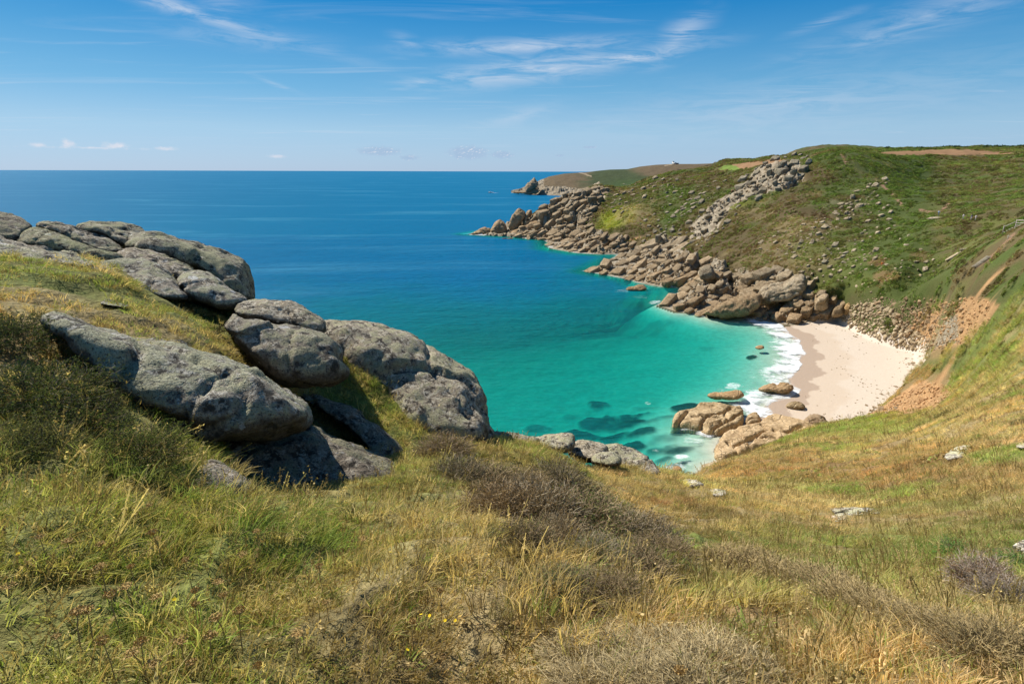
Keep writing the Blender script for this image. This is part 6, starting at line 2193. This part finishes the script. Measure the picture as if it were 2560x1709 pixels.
def build_foam():
    th = np.radians(np.arange(-6, 29, .075))
    r = [64.0]
    while r[-1] < 430:
        r.append(r[-1] * 1.0032)
    T, R = np.meshgrid(th, np.array(r), indexing='ij')
    x, y = R * np.sin(T), R * np.cos(T)
    q2 = np.stack([x, y], -1)
    s = sdist(x, y, LAND)
    dz = seg_dist(x, y, coast_vis[21:36], closed=False)
    sb = np.where(s < 0, -dz, dz) + 1.6 * fbm(q2 / 7.0, 3, seed=91)
    on_beach = sstep(14, 4, np.abs(dz)) * (seg_dist(x, y, coast_vis[21:36], closed=False) < 16)
    beach = on_beach * sstep(1.3, .5, sb) * (1.2 - 1.12 * sstep(-2.0, -8.5, sb)) * (.75 + .5 * fbm(q2 / 3.0, 3, seed=95))
    beach = np.maximum(beach, on_beach * .5 * np.exp(-((sb + 8.0) / 1.3) ** 2))
    rocks = .62 * sstep(-2.6, -.4, s + .9 * fbm(q2 / 3.5, 3, seed=92)) * (s < .8) * sstep(-.15, .35, fbm(q2 / 9.0, 3, seed=93)) * (dz > 9)
    px, py = to_pix(np.stack([x, y, 0 * x], -1))
    w = fbm(q2 / 2.2, 3, seed=94)
    spots = 0 * x
    for cx, cy, rx, ry, k in ((1762, 1084, 34, 11, .8), (1740, 1072, 40, 6, .7), (1735, 1102, 28, 10, .6), (1790, 1062, 26, 7, .7), (1702, 1142, 22, 8, .75), (1690, 1170, 34, 12, .65), (1672, 1180, 22, 6, .6), (1640, 1128, 10, 5, .5),
                              (1832, 966, 20, 9, .75), (1800, 974, 28, 4, .4), (1620, 1008, 8, 4, .6), (1640, 756, 22, 7, .65), (1600, 742, 26, 4, .35), (1470, 677, 14, 4, .6), (1600, 722, 22, 4, .5), (1880, 800, 16, 5, .7), (1820, 792, 16, 4, .6),
                              (1200, 587, 26, 2.2, .8), (1324, 596, 14, 2.2, .7), (1378, 618, 8, 4, .6), (1440, 630, 14, 3, .5), (1556, 727, 20, 5, .4), (1535, 1100, 34, 7, .25), (1560, 778, 30, 3, .25), (1715, 1160, 26, 9, .5), (1655, 1185, 40, 9, .5)):
        e = ((px - cx) / rx) ** 2 + ((py - cy) / ry) ** 2 + .9 * w
        spots = np.maximum(spots, k * sstep(1.5, .2, e))
    f = np.maximum(np.maximum(beach, rocks), spots)
    gz = ground_z(x, y)
    z = np.maximum(.03 + .10 * np.clip(f, 0, 1) + .05 * w * np.clip(f, 0, 1), np.where(s > -.4, gz + .03, -9))
    V = np.stack([x, y, z], -1).reshape(-1, 3)
    idx = np.arange(x.size, dtype=np.int32).reshape(x.shape)
    F = np.stack([idx[:-1, :-1], idx[:-1, 1:], idx[1:, 1:], idx[1:, :-1]], -1).reshape(-1, 4)
    keep = (f.ravel()[F].max(1) > .06) & (z.ravel()[F].max(1) < 1.2)
    v, fc, a = subset(V, F, keep, {'foam': f.ravel()})
    link('surf_foam', make_mesh('surf_foam', v, fc, a), mat_foam(), kind='stuff')


build_foam()


# ------------------------------------------------------------------ small built things
def box(c, d, rot=None):
    """eight corners and six faces of a box: centre, full size"""
    s = np.array([[-1, -1, -1], [1, -1, -1], [1, 1, -1], [-1, 1, -1], [-1, -1, 1], [1, -1, 1], [1, 1, 1], [-1, 1, 1]]) * .5
    v = s * np.array(d)
    if rot is not None:
        v = v @ np.array(rot).T
    return v + np.array(c), np.array([[0, 3, 2, 1], [4, 5, 6, 7], [0, 1, 5, 4], [1, 2, 6, 5], [2, 3, 7, 6], [3, 0, 4, 7]])


def solid(name, parts, mat, parent=None, **k):
    V, F, o = [], [], 0
    for v, f in parts:
        V.append(v)
        F.append(f + o)
        o += len(v)
    me = make_mesh(name, np.concatenate(V), np.concatenate(F), smooth=False)
    return link(name, me, mat, parent=parent, **k)


def bar(a, b, w, h=None):
    """square timber from a to b"""
    a, b = np.array(a, float), np.array(b, float)
    d = b - a
    L = np.linalg.norm(d)
    x = d / L
    u = np.array([0, 0, 1.0]) if abs(x[2]) < .9 else np.array([1.0, 0, 0])
    y = np.cross(u, x)
    y /= np.linalg.norm(y)
    z = np.cross(x, y)
    return box((a + b) / 2, (L, w, h or w), np.stack([x, y, z], -1))


M_WOOD = mat_plain('weathered grey timber', (.42, .37, .29), .85)
M_WHITE = mat_plain('white painted wall', (.80, .79, .76), .6)
M_SLATE = mat_plain('dark slate roof', (.07, .075, .085), .6)
M_GLASS = mat_plain('window glass', (.03, .04, .05), .1, .5)
M_STEEL = mat_plain('grey steel', (.35, .36, .37), .4, .5)

# footbridge and stair at the right edge
c0, _rb = hit(2536, 575, 120)
_bx = np.array([math.cos(math.radians(-43)), math.sin(math.radians(-43)), 0])      # across the view
_by = np.array([math.sin(math.radians(43)), math.cos(math.radians(43)), 0])
root = bpy.data.objects.new('footbridge', None)
SC.collection.objects.link(root)
root.location = c0
root['label'], root['category'] = 'weathered timber footbridge with railings at the right edge', 'footbridge'
for k in range(7):
    p = _bx * (k * 1.15)
    for off in (0, 1.15):
        q = p + _by * off
        solid('post', [bar(q + [0, 0, -1.4], q + [0, 0, 1.95], .11)], M_WOOD, root)
for off in (-.07, 1.22):
    for hgt in (1.85, 1.35, .9):
        solid('rail', [bar(_by * off + [0, 0, hgt], _bx * 7.2 + _by * off + [0, 0, hgt], .05, .13)], M_WOOD, root)
for k in range(24):
    p = _bx * (k * .30)
    solid('deck_board', [bar(p + _by * -.02 + [0, 0, .55], p + _by * 1.2 + [0, 0, .55], .26, .05)], M_WOOD, root)
for k in range(4):
    p = -_bx * (.35 + k * .36)
    solid('step', [bar(p + [0, 0, .30 - k * .27], p + _by * 1.15 + [0, 0, .30 - k * .27], .3, .06)], M_WOOD, root)
for off in (0, 1.15):
    solid('stair_rail', [bar(_by * off + [0, 0, 1.6], -_bx * 1.7 + _by * off + [0, 0, .45], .05, .11)], M_WOOD, root)
    q = -_bx * 1.65 + _by * off
    solid('stair_post', [bar(q + [0, 0, -.9], q + [0, 0, .75], .10)], M_WOOD, root)
# low barrier beside the path
c1, _ = hit(2519, 598, 90)
root = bpy.data.objects.new('path_barrier', None)
SC.collection.objects.link(root)
root.location = c1
root['label'], root['category'] = 'short timber barrier beside the red earth path', 'barrier'
for k in (0, 1.25):
    solid('post', [bar(_bx * k + [0, 0, -.3], _bx * k + [0, 0, .75], .10)], M_WOOD, root)
solid('rail', [bar(-_bx * .15 + [0, 0, .55], _bx * 1.45 + [0, 0, .45], .05, .11)], M_WOOD, root)
# log risers of the path steps
g_ = np.random.default_rng(4)
for k in range(11):
    t = k / 10
    px, py = 2441 + t * 36, 668 - t * 25
    h = hit(px, py, 90)
    if h is None:
        continue
    o = solid('log_step', [bar(-_bx * .75, _bx * .75, .14, .16)], M_WOOD, None, loc=h[0] + np.array([0, 0, .08]), rot=(0, 0, g_.normal(0, .08)), label='timber log riser across the earth path to the footbridge', cat='step', group='log risers of the earth path')

# lookout on the distant headland
_lr = 1362.0
c2 = at_range(1686, 410.5, _lr)
root = bpy.data.objects.new('lookout_station', None)
SC.collection.objects.link(root)
root.location = c2
root.scale = (.8, .8, .8)
root.rotation_euler = (0, 0, -.75)
root['label'], root['category'] = 'white lookout station on the skyline of the distant headland', 'building'
solid('wall', [box((0, 0, 1.8), (9, 6, 4.6)), box((-4.2, 0, 3.4), (4, 5, 7.4))], M_WHITE, root)
solid('annexe', [box((8.2, 1, 1.3), (5.5, 5, 3.6))], M_SLATE, root)
solid('roof', [box((.5, 0, 4.25), (8.6, 6.4, .35)), box((-4.2, 0, 7.25), (4.5, 5.5, .35))], M_SLATE, root)
for k in (-4.9, -3.5, -.6, 1.4, 3.2):
    solid('window', [box((k, -3.02 if k > -2 else -2.52, 2.4 if k > -2 else 5.6), (1.0, .08, 1.1))], M_GLASS, root)
solid('mast', [bar((-4.4, 0, 7.2), (-4.4, 0, 11.5), .25)], M_STEEL, root)


# ------------------------------------------------------------------ people
def mat_person():
    m, n = new_mat('clothes and skin')
    b = n.n('ShaderNodeBsdfPrincipled', ins={'Base Color': n.attr('dress'), 'Roughness': .8, 'Specular IOR Level': .2})
    n.out(b.outputs[0])
    return m


M_PERSON = mat_person()


def person(joints, shirt, legs, hair, loc, rotz, label, s=1.0):
    """one continuous skinned body; joints: name -> (x, y, z, radius), links between them"""
    names = list(joints)
    links = [('pelvis', 'chest'), ('chest', 'neck'), ('neck', 'head'), ('head', 'crown'), ('chest', 'shl'), ('shl', 'ell'), ('ell', 'hal'), ('chest', 'shr'), ('shr', 'elr'), ('elr', 'har'),
             ('pelvis', 'hil'), ('hil', 'knl'), ('knl', 'anl'), ('anl', 'tol'), ('pelvis', 'hir'), ('hir', 'knr'), ('knr', 'anr'), ('anr', 'tor')]
    me = bpy.data.meshes.new('person')
    me.from_pydata([joints[k][:3] for k in names], [(names.index(a), names.index(b)) for a, b in links], [])
    o = bpy.data.objects.new('tmp_person', me)
    SC.collection.objects.link(o)
    sk = o.modifiers.new('skin', 'SKIN')
    for k, nm in enumerate(names):
        sv = me.skin_vertices[0].data[k]
        sv.radius = (joints[nm][3], joints[nm][3])
        sv.use_root = nm == 'pelvis'
    sub = o.modifiers.new('sub', 'SUBSURF')
    sub.levels = sub.render_levels = 1
    dg = bpy.context.evaluated_depsgraph_get()
    ev = bpy.data.meshes.new_from_object(o.evaluated_get(dg))
    bpy.data.objects.remove(o)
    n = len(ev.vertices)
    co = np.empty(n * 3, np.float32)
    ev.vertices.foreach_get('co', co)
    co = co.reshape(-1, 3)
    key = np.array([joints[k][:3] for k in names])
    near = np.argmin(((co[:, None] - key[None]) ** 2).sum(-1), 1)
    zone = {'pelvis': legs, 'hil': legs, 'hir': legs, 'knl': legs, 'knr': legs, 'anl': legs, 'anr': legs, 'tol': (.06, .05, .05), 'tor': (.06, .05, .05), 'chest': shirt, 'shl': shirt, 'shr': shirt, 'ell': shirt, 'elr': shirt,
            'neck': (.5, .32, .24), 'head': (.5, .32, .24), 'hal': (.5, .32, .24), 'har': (.5, .32, .24), 'crown': hair}
    col = np.array([zone[names[i]] for i in near])
    a = ev.attributes.new('dress', 'FLOAT_COLOR', 'POINT')
    a.data.foreach_set('color', np.concatenate([col, np.ones((n, 1))], 1).astype(np.float32).ravel())
    ev.polygons.foreach_set('use_smooth', np.ones(len(ev.polygons), bool))
    return link('person', ev, M_PERSON, loc=loc, rot=(0, 0, rotz), scale=(s, s, s), label=label, cat='person')


WALK = {'pelvis': (0, 0, .95, .15), 'chest': (0, .02, 1.32, .17), 'neck': (0, .03, 1.50, .06), 'head': (0, .05, 1.60, .095), 'crown': (0, .04, 1.70, .085), 'shl': (-.19, .02, 1.42, .065), 'ell': (-.25, -.10, 1.15, .05), 'hal': (-.25, .02, .90, .04),
        'shr': (.19, .02, 1.42, .065), 'elr': (.25, .12, 1.15, .05), 'har': (.24, .28, .98, .04), 'hil': (-.10, 0, .88, .10), 'knl': (-.11, .18, .50, .075), 'anl': (-.11, .10, .09, .055), 'tol': (-.11, .26, .05, .045),
        'hir': (.10, 0, .88, .10), 'knr': (.11, .02, .48, .075), 'anr': (.11, -.26, .14, .055), 'tor': (.11, -.14, .04, .045)}
SIT = {'pelvis': (0, 0, .14, .16), 'chest': (0, .06, .50, .17), 'neck': (0, .09, .68, .06), 'head': (0, .12, .78, .095), 'crown': (0, .11, .88, .085), 'shl': (-.19, .07, .60, .065), 'ell': (-.26, .22, .40, .05), 'hal': (-.14, .42, .42, .04),
       'shr': (.19, .07, .60, .065), 'elr': (.26, .22, .40, .05), 'har': (.14, .42, .42, .04), 'hil': (-.11, .05, .15, .10), 'knl': (-.14, .45, .46, .075), 'anl': (-.13, .62, .09, .055), 'tol': (-.13, .76, .05, .045),
       'hir': (.11, .05, .15, .10), 'knr': (.14, .45, .46, .075), 'anr': (.13, .62, .09, .055), 'tor': (.13, .76, .05, .045)}
for j, px, py, sh, lg, hr, rz, lb, rmin in (
        (WALK, 2346, 539, (.42, .58, .78), (.16, .19, .24), (.5, .45, .38), 2.2, 'person in a pale blue top walking on the bare path', 150),
        (WALK, 2427, 551, (.03, .03, .10), (.42, .40, .40), (.04, .03, .03), 1.4, 'person in a dark top and pale trousers on the upper path', 150),
        (WALK, 2438, 552, (.55, .50, .46), (.45, .40, .36), (.2, .15, .1), 1.4, 'person in beige following behind on the upper path', 150),
        (WALK, 2407, 549, (.6, .57, .52), (.4, .37, .34), (.15, .1, .08), 1.4, 'person in cream ahead on the upper path', 150),
        (SIT, 2204, 661, (.80, .28, .03), (.70, .06, .05), (.55, .5, .45), 3.6, 'person in orange and red sitting by the grey boulder', 150),
        (SIT, 2036, 792, (.35, .55, .75), (.04, .05, .08), (.6, .55, .5), 3.0, 'person in blue sitting in the shade at the cliff foot', 150)):
    h = hit(px, py, rmin)
    if h is not None:
        person(j, sh, lg, hr, h[0], rz, lb)


# ------------------------------------------------------------------ boats
def hull(L, B, H, name, mat, parent=None, **k):
    t = np.linspace(0, 1, 9)
    w = B * .5 * np.where(t < .6, 1 - .15 * (1 - t / .6) ** 2, 1 - ((t - .6) / .4) ** 2.2)
    w = np.maximum(w, .02)
    z = H * (.85 + .25 * t ** 2)
    V, F = [], []
    for i in range(9):
        x = (t[i] - .5) * L
        V += [(x, -w[i], z[i]), (x, -w[i] * .75, .25 * H), (x, 0, 0 if t[i] < .9 else .3 * H), (x, w[i] * .75, .25 * H), (x, w[i], z[i]), (x, w[i] * .8, z[i] * .7), (x, -w[i] * .8, z[i] * .7)]
    for i in range(8):
        for q in range(7):
            F.append([i * 7 + q, i * 7 + (q + 1) % 7, (i + 1) * 7 + (q + 1) % 7, (i + 1) * 7 + q])
    return solid(name, [(np.array(V, float), np.array(F))], mat, parent, **k)


M_HULL = mat_plain('white hull', (.85, .85, .86), .35, .5)
M_KAYAK = mat_plain('orange plastic', (.85, .33, .05), .4, .5)
M_KAYAK2 = mat_plain('dull red plastic', (.45, .12, .08), .4, .5)
c3 = at_z(1226, 482, 0)
root = bpy.data.objects.new('motor_boat', None)
SC.collection.objects.link(root)
root.location = c3
root.rotation_euler = (0, 0, math.pi)
root['label'], root['category'] = 'white motor boat throwing spray far out on the sea', 'boat'
hull(9, 3, 1.3, 'hull', M_HULL, root)
solid('cabin', [box((.6, 0, 1.7), (2.8, 1.9, 1.4))], M_HULL, root)
solid('windscreen', [box((2.03, 0, 1.9), (.06, 1.6, .7))], M_GLASS, root)


def build_wake():
    u = np.linspace(0, 1, 40)
    w = np.linspace(-1, 1, 15)
    U, W = np.meshgrid(u, w, indexing='ij')
    x = U * 20
    y = W * (1.6 + 2.0 * U)
    z = .08 + 1.1 * np.exp(-((U - .12) / .12) ** 2) * (1 - W ** 2) + .3 * np.abs(fbm(np.stack([x, y], -1), 3, seed=3)) * (1 - W ** 2)
    idx = np.arange(U.size, dtype=np.int32).reshape(U.shape)
    F = np.stack([idx[:-1, :-1], idx[1:, :-1], idx[1:, 1:], idx[:-1, 1:]], -1).reshape(-1, 4)
    f = (1.25 - 1.0 * U) * (1 - .75 * W ** 2)
    link('boat_wake_foam', make_mesh('boat_wake_foam', np.stack([x, y, z], -1).reshape(-1, 3), F, {'foam': f.ravel()}), bpy.data.materials['sea foam'], kind='stuff', loc=c3 + np.array([2, 0, 0]))


build_wake()
for px, py, mt, lb, sh in ((1276, 597, M_KAYAK, 'orange kayak with a paddler off the far point', (.8, .35, .08)), (1262, 597, M_KAYAK2, 'dull red kayak with a paddler off the far point', (.3, .12, .1))):
    c4 = at_z(px, py, 0)
    root = hull(3.6, .8, .38, 'kayak', mt, None, loc=c4, rot=(0, 0, .3), label=lb, cat='kayak')
    q = {k: (v[0], v[1], v[2], v[3]) for k, v in SIT.items()}
    person(q, sh, (.1, .1, .12), (.1, .08, .06), c4 + np.array([0, 0, .15]), -1.2, 'person paddling the ' + lb.split(' with')[0] + ' off the far point')


# ------------------------------------------------------------------ hedges along the fields
def hedge(line, rmin, height, seed, label):
    g = np.random.default_rng(seed)
    P = []
    for a, b, r in line:
        P.append(at_range(a, b, r))
    P = np.array(P)
    P[:, 2] = ground_z(P[:, 0], P[:, 1])
    L = np.concatenate([[0], np.cumsum(np.linalg.norm(np.diff(P, axis=0), axis=1))])
    parts, o = [], 0
    V, F, T = [], [], []
    for d in np.arange(0, L[-1], height * .55):
        c = np.array([np.interp(d, L, P[:, j]) for j in range(3)])
        c[2] = float(ground_z(c[0], c[1]))
        v, f, t = leaf_ball(int(g.integers(1e6)), 60, height * g.uniform(.6, 1.15), height * .28, flat=.95, inner=.3)
        V.append(v + c)
        F.append(f + o)
        T.append(t)
        o += len(v)
    base = P[len(P) // 2]
    ob = link('hedge', make_mesh('hedge', np.concatenate(V) - base, np.concatenate(F), {'tint': np.concatenate(T)}, smooth=False), M_LEAF, loc=base, label=label, cat='hedge')
    ob.color = (.055, .085, .03, 1)


hedge([(1800, 408, 640), (1850, 405, 640), (1900, 402, 620), (1960, 397, 590), (2000, 392, 560)], 300, 2.2, 1, 'dark hedge along the top of the small brown field')
hedge([(2110, 380, 520), (2160, 379, 530), (2200, 377, 540), (2280, 374, 560)], 300, 1.9, 2, 'dark hedge on the skyline left of the wide brown field')
hedge([(2280, 373, 570), (2350, 371, 580), (2420, 373, 580), (2500, 377, 570), (2560, 382, 560)], 300, 2.0, 3, 'long hedge along the far side of the wide brown field')
